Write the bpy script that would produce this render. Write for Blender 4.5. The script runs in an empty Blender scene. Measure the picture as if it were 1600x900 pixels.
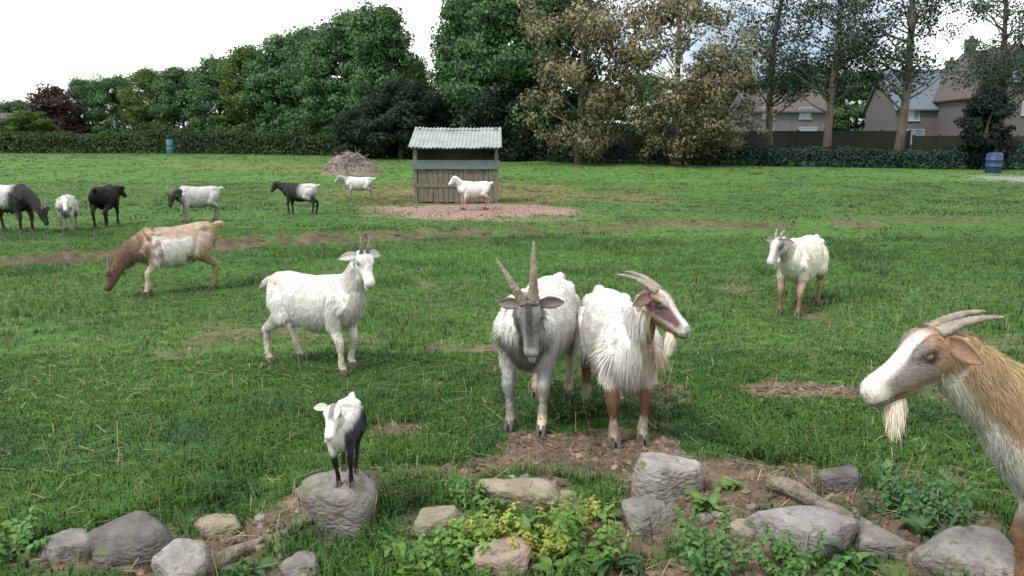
import bpy, bmesh, math, random
import numpy as np
from mathutils import Vector, Matrix
from mathutils.kdtree import KDTree
from mathutils.bvhtree import BVHTree

# ------------------------------------------------------------------ camera, sky, sun, exposure
scene = bpy.context.scene
COL = scene.collection
FPX = 1232.0                      # focal length in pixels of the 1600 wide photograph
PITCH = math.radians(10.2)
CAMZ = 1.6
cam_data = bpy.data.cameras.new('camera')
cam_data.sensor_width = 36.0
cam_data.lens = 36.0 * FPX / 1600.0
cam_data.clip_start = 0.05
cam_data.clip_end = 6000
cam = bpy.data.objects.new('camera', cam_data)
COL.objects.link(cam)
cam.location = (0, 0, CAMZ)
cam.rotation_euler = (math.pi / 2 - PITCH, 0, 0)
scene.camera = cam
scene.render.resolution_x, scene.render.resolution_y = 1024, 576

world = bpy.data.worlds.new('World')
scene.world = world
world.use_nodes = True
wn, wl = world.node_tree.nodes, world.node_tree.links
wn.clear()
w_out = wn.new('ShaderNodeOutputWorld')
w_bg = wn.new('ShaderNodeBackground')
w_bg.inputs['Strength'].default_value = 0.1
w_sky = wn.new('ShaderNodeTexSky')
w_sky.sky_type = 'NISHITA'
w_sky.sun_disc = False
w_tc = wn.new('ShaderNodeTexCoord')
w_n = wn.new('ShaderNodeTexNoise')
w_n.inputs['Scale'].default_value = 3.2
w_n.inputs['Detail'].default_value = 6
w_n.inputs['Roughness'].default_value = 0.55
w_map = wn.new('ShaderNodeMapping')
w_map.inputs['Scale'].default_value = (1, 1, 2.2)
w_map.inputs['Location'].default_value = (11.1, 1.06, 0.0)
w_r = wn.new('ShaderNodeValToRGB')          # cloud tone: blue-grey undersides to white tops
w_r.color_ramp.elements[0].position = 0.32
w_r.color_ramp.elements[0].color = (0.27, 0.33, 0.40, 1)
w_r.color_ramp.elements[1].position = 0.50
w_r.color_ramp.elements[1].color = (1.0, 1.0, 1.0, 1)
w_mul = wn.new('ShaderNodeMix'); w_mul.data_type = 'RGBA'; w_mul.blend_type = 'MULTIPLY'
w_mul.inputs['Factor'].default_value = 1
w_mul.inputs[7].default_value = (8.2, 8.2, 8.2, 1)
w_r2 = wn.new('ShaderNodeValToRGB')         # where thin cloud lets the sky through
w_r2.color_ramp.elements[0].position = 0.25
w_r2.color_ramp.elements[0].color = (0.78, 0.78, 0.78, 1)
w_r2.color_ramp.elements[1].position = 0.5
w_r2.color_ramp.elements[1].color = (1, 1, 1, 1)
w_mix = wn.new('ShaderNodeMix'); w_mix.data_type = 'RGBA'
wl.new(w_tc.outputs['Generated'], w_map.inputs['Vector'])
wl.new(w_map.outputs['Vector'], w_n.inputs['Vector'])
wl.new(w_n.outputs['Fac'], w_r.inputs['Fac'])
wl.new(w_n.outputs['Fac'], w_r2.inputs['Fac'])
wl.new(w_r.outputs['Color'], w_mul.inputs[6])
wl.new(w_r2.outputs['Color'], w_mix.inputs['Factor'])
wl.new(w_sky.outputs['Color'], w_mix.inputs[6])
wl.new(w_mul.outputs[2], w_mix.inputs[7])
wl.new(w_mix.outputs[2], w_bg.inputs['Color'])
wl.new(w_bg.outputs['Background'], w_out.inputs['Surface'])

sun_data = bpy.data.lights.new('sun', 'SUN')
sun_data.energy = 1.5
sun_data.angle = math.radians(10)
sun_data.color = (1.0, 0.96, 0.9)
sun = bpy.data.objects.new('sun', sun_data)
COL.objects.link(sun)
sdir = Vector((-0.45, -0.42, 0.79)).normalized()             # towards the sun: high, left, a little behind the camera
w_sky.sun_elevation = math.asin(sdir.z)
w_sky.sun_rotation = math.atan2(sdir.x, sdir.y)
sun.rotation_euler = sdir.to_track_quat('Z', 'Y').to_euler()

scene.view_settings.view_transform = 'Standard'
scene.view_settings.look = 'None'
scene.view_settings.exposure = 1.24
scene.view_settings.gamma = 1.0
scene.cycles.max_bounces = 6
scene.cycles.transparent_max_bounces = 8
scene.cycles.use_denoising = True

# ------------------------------------------------------------------ helpers
RNG = np.random.default_rng(7)
F_ = np.array([0, math.cos(PITCH), -math.sin(PITCH)])
U_ = np.array([0, math.sin(PITCH), math.cos(PITCH)])
R_ = np.array([1.0, 0, 0])

def ray(px, py):
    return F_ + (px - 800) / FPX * R_ - (py - 450) / FPX * U_

def gp(px, py, z=0.0):
    d = ray(px, py)
    t = (z - CAMZ) / d[2]
    return np.array([0, 0, CAMZ]) + d * t

def at(px, py, Y):
    d = ray(px, py)
    return np.array([0, 0, CAMZ]) + d * (Y / d[1])

def nrm(v):
    v = np.asarray(v, float)
    return v / (np.linalg.norm(v, axis=-1, keepdims=True) + 1e-12)

def smooth(a, b, x):
    t = np.clip((np.asarray(x, float) - a) / (b - a), 0, 1)
    return t * t * (3 - 2 * t)

def _h(ix, iy, iz, s):
    n = (ix * 374761393 + iy * 668265263 + iz * 2147483647 + s * 1274126177) & 0xFFFFFFFF
    n = ((n ^ (n >> 13)) * 1274126177) & 0xFFFFFFFF
    return ((n ^ (n >> 16)) & 0xFFFF) / 65535.0

def vnoise(x, y, z=0.0, s=0):
    x, y, z = np.broadcast_arrays(np.asarray(x, float), np.asarray(y, float), np.asarray(z, float))
    ix, iy, iz = np.floor(x).astype(np.int64), np.floor(y).astype(np.int64), np.floor(z).astype(np.int64)
    fx, fy, fz = x - ix, y - iy, z - iz
    fx, fy, fz = fx * fx * (3 - 2 * fx), fy * fy * (3 - 2 * fy), fz * fz * (3 - 2 * fz)
    r = 0
    for a in (0, 1):
        for b in (0, 1):
            for c in (0, 1):
                r = r + _h(ix + a, iy + b, iz + c, s) * (fx if a else 1 - fx) * (fy if b else 1 - fy) * (fz if c else 1 - fz)
    return r

def fbm(x, y, z=0.0, s=0, o=4):
    r, a, t = 0, 1.0, 0
    for k in range(o):
        r = r + a * vnoise(np.asarray(x) * 2 ** k + 13.7 * k, np.asarray(y) * 2 ** k - 7.1 * k, np.asarray(z) * 2 ** k + 3.3 * k, s + k)
        t += a
        a *= 0.5
    return r / t

def mk_mesh(name, V, faces, mat=None, col=None, normals=None, shade=True):
    """faces: list of int arrays (n,3) / (n,4)"""
    me = bpy.data.meshes.new(name)
    V = np.asarray(V, np.float32)
    if isinstance(faces, np.ndarray):
        faces = [faces]
    faces = [np.asarray(f, np.int32) for f in faces if len(f)]
    nl = sum(f.size for f in faces)
    nf = sum(len(f) for f in faces)
    me.vertices.add(len(V)); me.loops.add(nl); me.polygons.add(nf)
    me.vertices.foreach_set('co', V.ravel())
    me.loops.foreach_set('vertex_index', np.concatenate([f.ravel() for f in faces]))
    tot = np.concatenate([np.full(len(f), f.shape[1], np.int32) for f in faces])
    start = np.concatenate([[0], np.cumsum(tot)[:-1]]).astype(np.int32)
    me.polygons.foreach_set('loop_start', start)
    me.polygons.foreach_set('loop_total', tot)
    me.polygons.foreach_set('use_smooth', np.full(nf, bool(shade)))
    me.update(calc_edges=True)
    if col is not None:
        c = np.asarray(col, np.float32)
        if c.shape[1] == 3:
            c = np.concatenate([c, np.ones((len(c), 1), np.float32)], 1)
        at_ = me.color_attributes.new('Col', 'FLOAT_COLOR', 'POINT')
        at_.data.foreach_set('color', c.ravel())
    if normals is not None:
        na = me.attributes.new('Nrm', 'FLOAT_VECTOR', 'POINT')
        na.data.foreach_set('vector', np.asarray(normals, np.float32).ravel())
    if mat is not None:
        me.materials.append(mat)
    return me

def link(name, me, parent=None):
    o = bpy.data.objects.new(name, me)
    COL.objects.link(o)
    if parent is not None:
        o.parent = parent
    return o

def empty(name, loc=(0, 0, 0), rz=0.0):
    o = bpy.data.objects.new(name, None)
    COL.objects.link(o)
    o.empty_display_size = 0.2
    o.location = loc
    o.rotation_euler = (0, 0, rz)
    return o

def tag(o, label=None, cat=None, group=None, kind=None):
    if label: o['label'] = label
    if cat: o['category'] = cat
    if group: o['group'] = group
    if kind: o['kind'] = kind
    return o

class MB:
    """collects pieces into one mesh"""
    def __init__(s):
        s.V, s.T, s.Q, s.C, s.n = [], [], [], [], 0
    def add(s, V, T=None, Q=None, C=None):
        V = np.asarray(V, float)
        s.V.append(V)
        if T is not None and len(T): s.T.append(np.asarray(T, int) + s.n)
        if Q is not None and len(Q): s.Q.append(np.asarray(Q, int) + s.n)
        if C is not None: s.C.append(np.broadcast_to(np.asarray(C, float), (len(V), 3)))
        s.n += len(V)
        return s
    def box(s, lo, hi, C=None, bev=0.0):
        lo, hi = np.asarray(lo, float), np.asarray(hi, float)
        v = np.array([[x, y, z] for z in (lo[2], hi[2]) for y in (lo[1], hi[1]) for x in (lo[0], hi[0])])
        q = [[0, 2, 3, 1], [4, 5, 7, 6], [0, 1, 5, 4], [2, 6, 7, 3], [0, 4, 6, 2], [1, 3, 7, 5]]
        return s.add(v, None, q, C)
    def tube(s, P, r, n=8, C=None, rb=None, ref=None):
        V, T, Q = tube(P, r, n, rb, ref)
        return s.add(V, T, Q, C)
    def mesh(s, name, mat, shade=True):
        f = []
        if s.T: f.append(np.concatenate(s.T))
        if s.Q: f.append(np.concatenate(s.Q))
        return mk_mesh(name, np.concatenate(s.V), f, mat, np.concatenate(s.C) if s.C else None, None, shade)
    def build(s, name, mat, parent=None, shade=True):
        return link(name, s.mesh(name, mat, shade), parent)

def tube(P, ra, n=8, rb=None, ref=None, us=None, vs=None):
    """closed tube; ra lateral radius, rb radius across"""
    P = np.asarray(P, float)
    m = len(P)
    ra = np.broadcast_to(np.asarray(ra, float), (m,))
    rb = ra if rb is None else np.broadcast_to(np.asarray(rb, float), (m,))
    if us is None:
        T = nrm(np.gradient(P, axis=0))
        ref = np.array([0, 0, 1.0]) if ref is None else np.asarray(ref, float)
        us, vs = [], []
        pu = None
        for t in T:
            u = np.cross(ref, t)
            if np.linalg.norm(u) < 0.2:
                u = np.cross([1.0, 0.05, 0], t) if pu is None else pu - t * np.dot(pu, t)
            u = nrm(u)
            if pu is not None and np.dot(u, pu) < 0: u = -u
            pu = u
            us.append(u); vs.append(np.cross(t, u))
        us, vs = np.array(us), np.array(vs)
    a = np.linspace(0, 2 * np.pi, n, endpoint=False)
    V = (P[:, None] + us[:, None] * (np.cos(a)[None, :, None] * ra[:, None, None]) + vs[:, None] * (np.sin(a)[None, :, None] * rb[:, None, None])).reshape(-1, 3)
    Q = []
    i = np.arange(n); j = (i + 1) % n
    for k in range(m - 1):
        Q.append(np.stack([k * n + i, k * n + j, (k + 1) * n + j, (k + 1) * n + i], 1))
    Q = np.concatenate(Q)
    V = np.concatenate([V, P[:1], P[-1:]])
    c0, c1 = m * n, m * n + 1
    T = np.concatenate([np.stack([np.full(n, c0), j, i], 1), np.stack([np.full(n, c1), (m - 1) * n + i, (m - 1) * n + j], 1)])
    return V, T, Q

# ------------------------------------------------------------------ materials
def new_mat(name):
    m = bpy.data.materials.new(name)
    m.use_nodes = True
    nt = m.node_tree
    b = nt.nodes['Principled BSDF']
    return m, nt, b

def mat_attr(name, rough=0.8, var=0.25, scale=20.0, bump=0.0, bscale=60.0, trans=0.0, spec=0.3, nattr=False):
    """colour from the Col attribute, varied by procedural noise"""
    m, nt, b = new_mat(name)
    N, L = nt.nodes, nt.links
    a = N.new('ShaderNodeAttribute'); a.attribute_name = 'Col'
    tc = N.new('ShaderNodeTexCoord')
    no = N.new('ShaderNodeTexNoise'); no.inputs['Scale'].default_value = scale; no.inputs['Detail'].default_value = 5
    L.new(tc.outputs['Object'], no.inputs['Vector'])
    mr = N.new('ShaderNodeMapRange')
    mr.inputs['From Min'].default_value = 0.3; mr.inputs['From Max'].default_value = 0.7
    mr.inputs['To Min'].default_value = 1 - var; mr.inputs['To Max'].default_value = 1 + var
    L.new(no.outputs['Fac'], mr.inputs['Value'])
    mx = N.new('ShaderNodeMix'); mx.data_type = 'RGBA'; mx.blend_type = 'MULTIPLY'; mx.inputs['Factor'].default_value = 1
    L.new(a.outputs['Color'], mx.inputs[6]); L.new(mr.outputs['Result'], mx.inputs[7])
    L.new(mx.outputs[2], b.inputs['Base Color'])
    b.inputs['Roughness'].default_value = rough
    b.inputs['Specular IOR Level'].default_value = spec
    if bump > 0:
        n2 = N.new('ShaderNodeTexNoise'); n2.inputs['Scale'].default_value = bscale; n2.inputs['Detail'].default_value = 6
        L.new(tc.outputs['Object'], n2.inputs['Vector'])
        bp = N.new('ShaderNodeBump'); bp.inputs['Strength'].default_value = bump; bp.inputs['Distance'].default_value = 0.02
        L.new(n2.outputs['Fac'], bp.inputs['Height']); L.new(bp.outputs['Normal'], b.inputs['Normal'])
    if nattr:                       # soft shading normal of a blade, leaf or hair: that of the mass it belongs to
        an = N.new('ShaderNodeAttribute'); an.attribute_name = 'Nrm'
        vt = N.new('ShaderNodeVectorTransform'); vt.vector_type = 'NORMAL'; vt.convert_from = 'OBJECT'; vt.convert_to = 'WORLD'
        L.new(an.outputs['Vector'], vt.inputs['Vector']); L.new(vt.outputs['Vector'], b.inputs['Normal'])
    if trans > 0:
        t = N.new('ShaderNodeBsdfTranslucent')
        if nattr: L.new(vt.outputs['Vector'], t.inputs['Normal'])
        L.new(mx.outputs[2], t.inputs['Color'])
        ms = N.new('ShaderNodeMixShader'); ms.inputs['Fac'].default_value = trans
        L.new(b.outputs['BSDF'], ms.inputs[1]); L.new(t.outputs['BSDF'], ms.inputs[2])
        L.new(ms.outputs['Shader'], N['Material Output'].inputs['Surface'])
    return m

def mat_plain(name, c1, c2, scale=8.0, rough=0.7, bump=0.3, bscale=40.0, stretch=(1, 1, 1), metal=0.0, spec=0.3, detail=6):
    m, nt, b = new_mat(name)
    N, L = nt.nodes, nt.links
    tc = N.new('ShaderNodeTexCoord')
    mp = N.new('ShaderNodeMapping'); mp.inputs['Scale'].default_value = stretch
    L.new(tc.outputs['Object'], mp.inputs['Vector'])
    no = N.new('ShaderNodeTexNoise'); no.inputs['Scale'].default_value = scale; no.inputs['Detail'].default_value = detail
    no.inputs['Roughness'].default_value = 0.65
    L.new(mp.outputs['Vector'], no.inputs['Vector'])
    r = N.new('ShaderNodeValToRGB')
    r.color_ramp.elements[0].position = 0.32; r.color_ramp.elements[0].color = (*c1, 1)
    r.color_ramp.elements[1].position = 0.68; r.color_ramp.elements[1].color = (*c2, 1)
    L.new(no.outputs['Fac'], r.inputs['Fac']); L.new(r.outputs['Color'], b.inputs['Base Color'])
    b.inputs['Roughness'].default_value = rough
    b.inputs['Metallic'].default_value = metal
    b.inputs['Specular IOR Level'].default_value = spec
    if bump > 0:
        n2 = N.new('ShaderNodeTexNoise'); n2.inputs['Scale'].default_value = bscale; n2.inputs['Detail'].default_value = 8
        L.new(mp.outputs['Vector'], n2.inputs['Vector'])
        bp = N.new('ShaderNodeBump'); bp.inputs['Strength'].default_value = bump; bp.inputs['Distance'].default_value = 0.02
        L.new(n2.outputs['Fac'], bp.inputs['Height']); L.new(bp.outputs['Normal'], b.inputs['Normal'])
    return m

M = {}
M['ground'] = mat_attr('ground_soil_and_turf', 0.95, 0.35, 9.0, 0.6, 25.0, spec=0.1)
M['grass'] = mat_attr('grass_blades', 0.65, 0.12, 0.6, trans=0.15, spec=0.2, nattr=True)
M['leaf'] = mat_attr('tree_leaves', 0.6, 0.15, 0.7, trans=0.42, spec=0.25, nattr=True)
M['weed'] = mat_attr('weed_leaves', 0.5, 0.18, 25.0, 0.25, 60.0, trans=0.25, spec=0.35)
M['bark'] = mat_plain('tree_bark', (0.05, 0.04, 0.032), (0.14, 0.12, 0.10), 5, 0.95, 0.8, 12, (1, 1, 0.25))
M['skin'] = mat_attr('goat_body', 0.85, 0.1, 40.0, 0.25, 120.0, spec=0.15)
M['fur'] = mat_attr('goat_fur', 0.75, 0.06, 60.0, spec=0.12, nattr=True)
M['horn'] = mat_plain('goat_horn', (0.12, 0.10, 0.08), (0.30, 0.26, 0.21), 25, 0.5, 0.5, 60, (1, 1, 1))
M['hoof'] = mat_plain('goat_hoof', (0.04, 0.035, 0.03), (0.10, 0.085, 0.07), 30, 0.6, 0.3, 60)
M['eye'] = mat_plain('goat_eye', (0.075, 0.05, 0.014), (0.13, 0.085, 0.025), 60, 0.08, 0.0, spec=0.6)
M['pupil'] = mat_plain('goat_pupil', (0.004, 0.004, 0.004), (0.01, 0.01, 0.01), 10, 0.1, 0.0, spec=0.6)

# ------------------------------------------------------------------ terrain
PATHP = np.array([gp(x, y) for x, y in ((-260, 432), (0, 415), (150, 405), (300, 394), (450, 381), (600, 374), (750, 366), (900, 360), (1050, 357), (1200, 356), (1380, 353), (1700, 350))])

def path_y(x):
    return np.interp(x, PATHP[:, 0], PATHP[:, 1]) + 0.35 * (vnoise(np.asarray(x) * 0.5, 3.0, 0, 5) - 0.5)

def H(x, y):
    x, y = np.asarray(x, float), np.asarray(y, float)
    h = 0.05 * (fbm(x * 0.5, y * 0.5, 0, 1, 3) - 0.5) + 0.9 * smooth(25, 75, y)
    near = smooth(45, 20, y)
    h = h + near * 0.03 * (fbm(x * 2.3, y * 2.3, 0, 11, 3) - 0.5)
    # little bank where the goats have worn a track
    py = path_y(x)
    h = h + 0.15 * smooth(py - 0.18, py + 0.06, y) * smooth(25, 16, y)
    # rubble bank in the foreground
    fg = smooth(4.0, 3.3, y) * smooth(1.2, 2.2, y)
    h = h + fg * (0.05 + 0.16 * (fbm(x * 1.6, y * 1.6, 0, 21, 4) - 0.45))
    return h

def blob(x, y, c, rx, ry, rot=0.0, n=0.55, s=31, f=3.0):
    dx, dy = x - c[0], y - c[1]
    ca, sa = math.cos(rot), math.sin(rot)
    u, v = (dx * ca + dy * sa) / rx, (-dx * sa + dy * ca) / ry
    d = np.sqrt(u * u + v * v) + n * (fbm(x * f, y * f, 0, s, 3) - 0.5) * 2
    return smooth(1.1, 0.75, d)

def seg(x, y, a, b, w, s=41):
    a, b = np.asarray(a)[:2], np.asarray(b)[:2]
    ab = b - a
    t = np.clip(((x - a[0]) * ab[0] + (y - a[1]) * ab[1]) / (ab @ ab), 0, 1)
    d = np.hypot(x - a[0] - t * ab[0], y - a[1] - t * ab[1]) / w
    d = d + 0.9 * (fbm(x * 5, y * 5, 0, s, 3) - 0.5)
    return smooth(1.15, 0.7, d)

def masks(x, y):
    """earth (brown), sand (pinkish), dry (yellowish turf)"""
    x, y = np.asarray(x, float), np.asarray(y, float)
    py = path_y(x)
    edge = smooth(0.50, 0.12, np.abs(y - py + 0.1) * 1.3 + 0.42 * (fbm(x * 1.3, y * 1.3, 0, 61, 4) - 0.34)) * smooth(12, 4, np.abs(x - 1) - 1.0)
    earth = 0.95 * edge
    earth = np.maximum(earth, blob(x, y, gp(945, 705), 0.52, 0.36, 0.1, 0.5, 32))
    earth = np.maximum(earth, blob(x, y, gp(860, 735), 0.42, 0.20, 0.0, 0.6, 33))
    earth = np.maximum(earth, 0.85 * blob(x, y, gp(1255, 612), 0.42, 0.20, 0.0, 0.7, 34))
    earth = np.maximum(earth, 0.6 * blob(x, y, gp(745, 545), 0.35, 0.25, 0.0, 0.8, 35))
    earth = np.maximum(earth, 0.7 * blob(x, y, gp(620, 672), 0.12, 0.10, 0.0, 0.6, 36))
    earth = np.maximum(earth, seg(x, y, gp(290, 895), gp(560, 775), 0.16))
    earth = np.maximum(earth, seg(x, y, gp(1130, 740), gp(1330, 800), 0.17, 43))
    earth = np.maximum(earth, seg(x, y, gp(1330, 800), gp(1520, 900), 0.17, 44))
    earth = np.maximum(earth, seg(x, y, gp(60, 880), gp(300, 880), 0.10, 45))
    earth = np.maximum(earth, 0.9 * blob(x, y, gp(1030, 815), 0.22, 0.16, 0.0, 0.7, 46))
    earth = np.maximum(earth, 0.85 * smooth(0.555, 0.635, fbm(x * 1.7, y * 1.7, 0, 51, 4)) * smooth(4.0, 3.5, y) * smooth(-1.6, -.3, x))
    earth = np.maximum(earth, 0.45 * smooth(0.68, 0.76, fbm(x * 1.1, y * 1.1, 0, 55, 4)) * smooth(20, 8, y))
    for k_, (rx_, ry_, w_) in enumerate(((90, 880, .16), (210, 880, .22), (335, 845, .14), (525, 845, .24), (675, 855, .14), (1045, 790, .22), (1260, 870, .26), (1530, 905, .26), (1160, 855, .14), (820, 795, .20), (785, 905, .16))):
        earth = np.maximum(earth, 0.95 * blob(x, y, gp(rx_, ry_), w_, w_ * .8, 0.0, 0.7, 140 + k_, 4.0))
    earth = smooth(0.15, 0.75, earth + 0.55 * (fbm(x * 9, y * 9, 0, 150, 3) - 0.5) * smooth(14, 8, y))
    sand = blob(x, y, gp(735, 337), 2.75, 2.9, 0.0, 0.45, 71, 0.9)
    sand = np.maximum(sand, 0.8 * blob(x, y, gp(690, 300), 1.9, 2.2, 0.0, 0.5, 72, 0.8) * 0.6)
    dry = blob(x, y, gp(430, 270), 6.5, 5.0, 0, 0.5, 73, 0.25) * 0.8
    dry = np.maximum(dry, blob(x, y, gp(700, 300), 4.5, 7.0, 0, 0.5, 74, 0.4))
    dry = np.maximum(dry, 0.8 * blob(x, y, gp(960, 310), 2.6, 3.0, 0, 0.6, 75, 0.5))
    return earth, np.maximum(sand, 0), dry

def gravel(x, y):
    return blob(x, y, gp(1600, 284), 2.3, 3.2, 0.0, 0.5, 77, 0.6)

def axis_pts(lo, f0, f1, hi, step, growth):
    pts = list(np.arange(f0, f1 + 1e-6, step))
    s, p = step, f1
    while p < hi:
        s *= growth; p += s; pts.append(min(p, hi))
    s, p, pre = step, f0, []
    while p > lo:
        s *= growth; p -= s; pre.append(max(p, lo))
    return np.array(pre[::-1] + pts)

gx = axis_pts(-3000, -4.5, 4.5, 3000, 0.08, 1.075)
gy = axis_pts(-60, 2.0, 8.0, 4000, 0.07, 1.045)
GX, GY = np.meshgrid(gx, gy)
GZ = H(GX, GY)
e_, s_, d_ = masks(GX.ravel(), GY.ravel())
c_turf = np.array([0.048, 0.104, 0.022]); c_earth = np.array([0.112, 0.082, 0.060]); c_sand = np.array([0.215, 0.145, 0.122]); c_dry = np.array([0.13, 0.13, 0.05])
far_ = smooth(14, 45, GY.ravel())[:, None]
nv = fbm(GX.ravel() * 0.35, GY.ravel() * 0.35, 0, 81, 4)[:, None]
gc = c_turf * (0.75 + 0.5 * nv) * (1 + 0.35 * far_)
gc = gc + (c_dry - gc) * (0.85 * d_[:, None])
ec = c_earth * (1 - 0.25 * smooth(8, 11, GY.ravel())[:, None]) * (0.55 + 0.9 * fbm(GX.ravel() * 4, GY.ravel() * 4, 0, 82, 3)[:, None])
gc = gc + (ec - gc) * e_[:, None]
gc = gc + (c_sand * (0.8 + 0.4 * nv) - gc) * s_[:, None]
gr_ = gravel(GX.ravel(), GY.ravel())[:, None]
gc = gc + (np.array([0.20, 0.205, 0.20]) - gc) * gr_ * 0.9
nx_, ny_ = len(gx), len(gy)
ii = np.arange((ny_ - 1) * nx_).reshape(ny_ - 1, nx_)[:, :-1].ravel()
gq = np.stack([ii, ii + 1, ii + 1 + nx_, ii + nx_], 1)
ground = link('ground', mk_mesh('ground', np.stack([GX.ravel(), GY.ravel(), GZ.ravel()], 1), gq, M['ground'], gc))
tag(ground, 'green grazed meadow with worn brown earth and a sandy patch', kind='structure')

def gpH(px, py, lift=0.0):
    p = gp(px, py)
    for _ in range(12):
        p = gp(px, py, float(H(p[0], p[1])) + lift)
    return p

# ------------------------------------------------------------------ grass
def wedge(n, y0, y1, rng, pad=0.6, slope=0.72):
    """random points in the strip of ground between y0 and y1 that the camera sees, and a little beside it"""
    w0, w1 = y0 * slope + pad, y1 * slope + pad
    u = rng.random(n * 2)
    y = y0 + (y1 - y0) * u
    keep = rng.random(n * 2) < (y * slope + pad) / w1
    y = y[keep][:n]
    x = (rng.random(len(y)) * 2 - 1) * (y * slope + pad)
    return x, y

def grass(name, n, y0, y1, hgt, wid, rng, label, segs=2, clump=True):
    x, y = wedge(n, y0, y1, rng)
    if clump:
        k = 6
        x = np.repeat(x[: len(x) // k], k) + rng.normal(0, 0.022 + 0.002 * y0, (len(x) // k) * k)
        y = np.repeat(y[: len(y) // k], k) + rng.normal(0, 0.022 + 0.002 * y0, (len(y) // k) * k)
    e, s, d = masks(x, y)
    keep = rng.random(len(x)) > np.maximum(gravel(x, y) * 0.85, np.maximum(e * 0.86, s * 0.93))
    x, y, e, s, d = x[keep], y[keep], e[keep], s[keep], d[keep]
    m = len(x)
    tuft = smooth(0.52, 0.72, fbm(x * 1.3, y * 1.3, 0, 91, 4))
    bank = smooth(4.6, 3.4, y)
    rough_ = smooth(0.5, 0.6, fbm(x * 2.1, y * 2.1, 0, 95, 3)) * bank
    h = hgt * (0.5 + 0.9 * rng.random(m)) * (0.75 + 1.0 * tuft + 1.1 * rough_) * (1 - 0.5 * e)
    a = rng.random(m) * 2 * np.pi
    lean = 0.25 + 0.75 * rng.random(m)
    dx, dy = np.cos(a), np.sin(a)
    w = wid * (0.6 + 0.8 * rng.random(m))
    z = H(x, y) - 0.004
    base = np.stack([x, y, z], 1)
    side = np.stack([-dy, dx, 0 * dx], 1) * (w / 2)[:, None]
    D = np.stack([dx, dy, 0 * dx], 1)
    up = np.array([0, 0, 1.0])
    tip = base + D * (h * lean * 0.8)[:, None] + up * (h * (1 - 0.45 * lean))[:, None]
    mid = base + D * (h * lean * 0.25)[:, None] + up * (h * 0.6)[:, None]
    # colour
    n1 = fbm(x * 0.35, y * 0.35, 0, 81, 4); n2 = fbm(x * 1.5, y * 1.5, 0, 85, 3)
    g1 = np.array([0.075, 0.186, 0.033]); g2 = np.array([0.110, 0.248, 0.048]); g3 = np.array([0.058, 0.160, 0.060]); gd = np.array([0.19, 0.19, 0.07]); gf = np.array([0.112, 0.180, 0.074])
    t = np.clip((n1 - 0.3) * 2.2 + rng.normal(0, 0.25, m), 0, 1)[:, None]
    c = g1 * (1 - t) + g2 * t
    t3 = (smooth(0.52, 0.66, n2) * 0.7)[:, None]
    c = c * (1 - t3) + g3 * t3
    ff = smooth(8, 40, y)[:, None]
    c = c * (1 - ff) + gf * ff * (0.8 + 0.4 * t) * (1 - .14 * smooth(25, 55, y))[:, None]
    dd = np.clip(d * 0.75 + (rng.random(m) < 0.05) * 0.7, 0, 1)[:, None]
    c = c * (1 - dd) + gd * dd
    c = c * (1 + (0.3 * rng.random(m) - 0.15) * (1 - .6 * smooth(10, 30, y)))[:, None]
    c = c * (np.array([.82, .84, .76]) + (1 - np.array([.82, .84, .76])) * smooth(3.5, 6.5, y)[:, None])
    if segs == 2:
        V = np.stack([base - side, base + side, mid + side * 0.8, mid - side * 0.8, tip], 1).reshape(-1, 3)
        o = np.arange(m)[:, None] * 5
        Q = o + np.array([0, 1, 2, 3]); T = o + np.array([3, 2, 4])
        C = np.repeat(c, 5, 0)
        N = np.repeat(nrm(np.stack([dx * 0.35, dy * 0.35, 0 * dx + 1], 1)), 5, 0)
        me = mk_mesh(name, V, [T, Q], M['grass'], C, N)
    else:
        V = np.stack([base - side, base + side, tip], 1).reshape(-1, 3)
        T = np.arange(m)[:, None] * 3 + np.array([0, 1, 2])
        C = np.repeat(c, 3, 0)
        N = np.repeat(nrm(np.stack([dx * 0.35, dy * 0.35, 0 * dx + 1], 1)), 3, 0)
        me = mk_mesh(name, V, T, M['grass'], C, N)
    o = link(name, me)
    return tag(o, label, kind='stuff')

rg = np.random.default_rng(3)
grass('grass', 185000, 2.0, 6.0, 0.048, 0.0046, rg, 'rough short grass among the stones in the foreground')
grass('grass', 210000, 6.0, 14.0, 0.055, 0.009, rg, 'grazed grass round the goats in the middle of the meadow', 1)
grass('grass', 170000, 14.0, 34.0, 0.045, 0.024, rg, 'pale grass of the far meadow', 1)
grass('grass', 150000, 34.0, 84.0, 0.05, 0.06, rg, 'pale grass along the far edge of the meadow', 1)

def clods(name, label, n, y0, y1, size, seed):
    rng = np.random.default_rng(seed)
    x, y = wedge(n * 6, y0, y1, rng)
    e, s, d = masks(x, y)
    k = rng.random(len(x)) < np.maximum(e, s * .5)
    x, y = x[k][:n], y[k][:n]
    m = len(x)
    O = np.array([[1, 0, 0], [-1, 0, 0], [0, 1, 0], [0, -1, 0], [0, 0, 1], [0, 0, -1.0]])
    T8 = np.array([[0, 2, 4], [2, 1, 4], [1, 3, 4], [3, 0, 4], [2, 0, 5], [1, 2, 5], [3, 1, 5], [0, 3, 5]])
    sz = size * (rng.random(m) ** 3 * 2.2 + .35)
    V = np.stack([x, y, H(x, y)], 1)[:, None] + (O[None] + rng.normal(0, .28, (m, 6, 3))) * sz[:, None, None] * np.array([1.1, 1.1, .75])
    T = (np.arange(m)[:, None, None] * 6 + T8[None]).reshape(-1, 3)
    tone = (.6 + .9 * rng.random(m))[:, None]
    C = np.where((rng.random(m) < .06)[:, None], np.array([.15, .14, .12]), c_earth) * tone
    o = link(name, mk_mesh(name, V.reshape(-1, 3), T, M['ground'], np.repeat(C, 6, 0), shade=False))
    return tag(o, label, kind='stuff')
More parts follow.
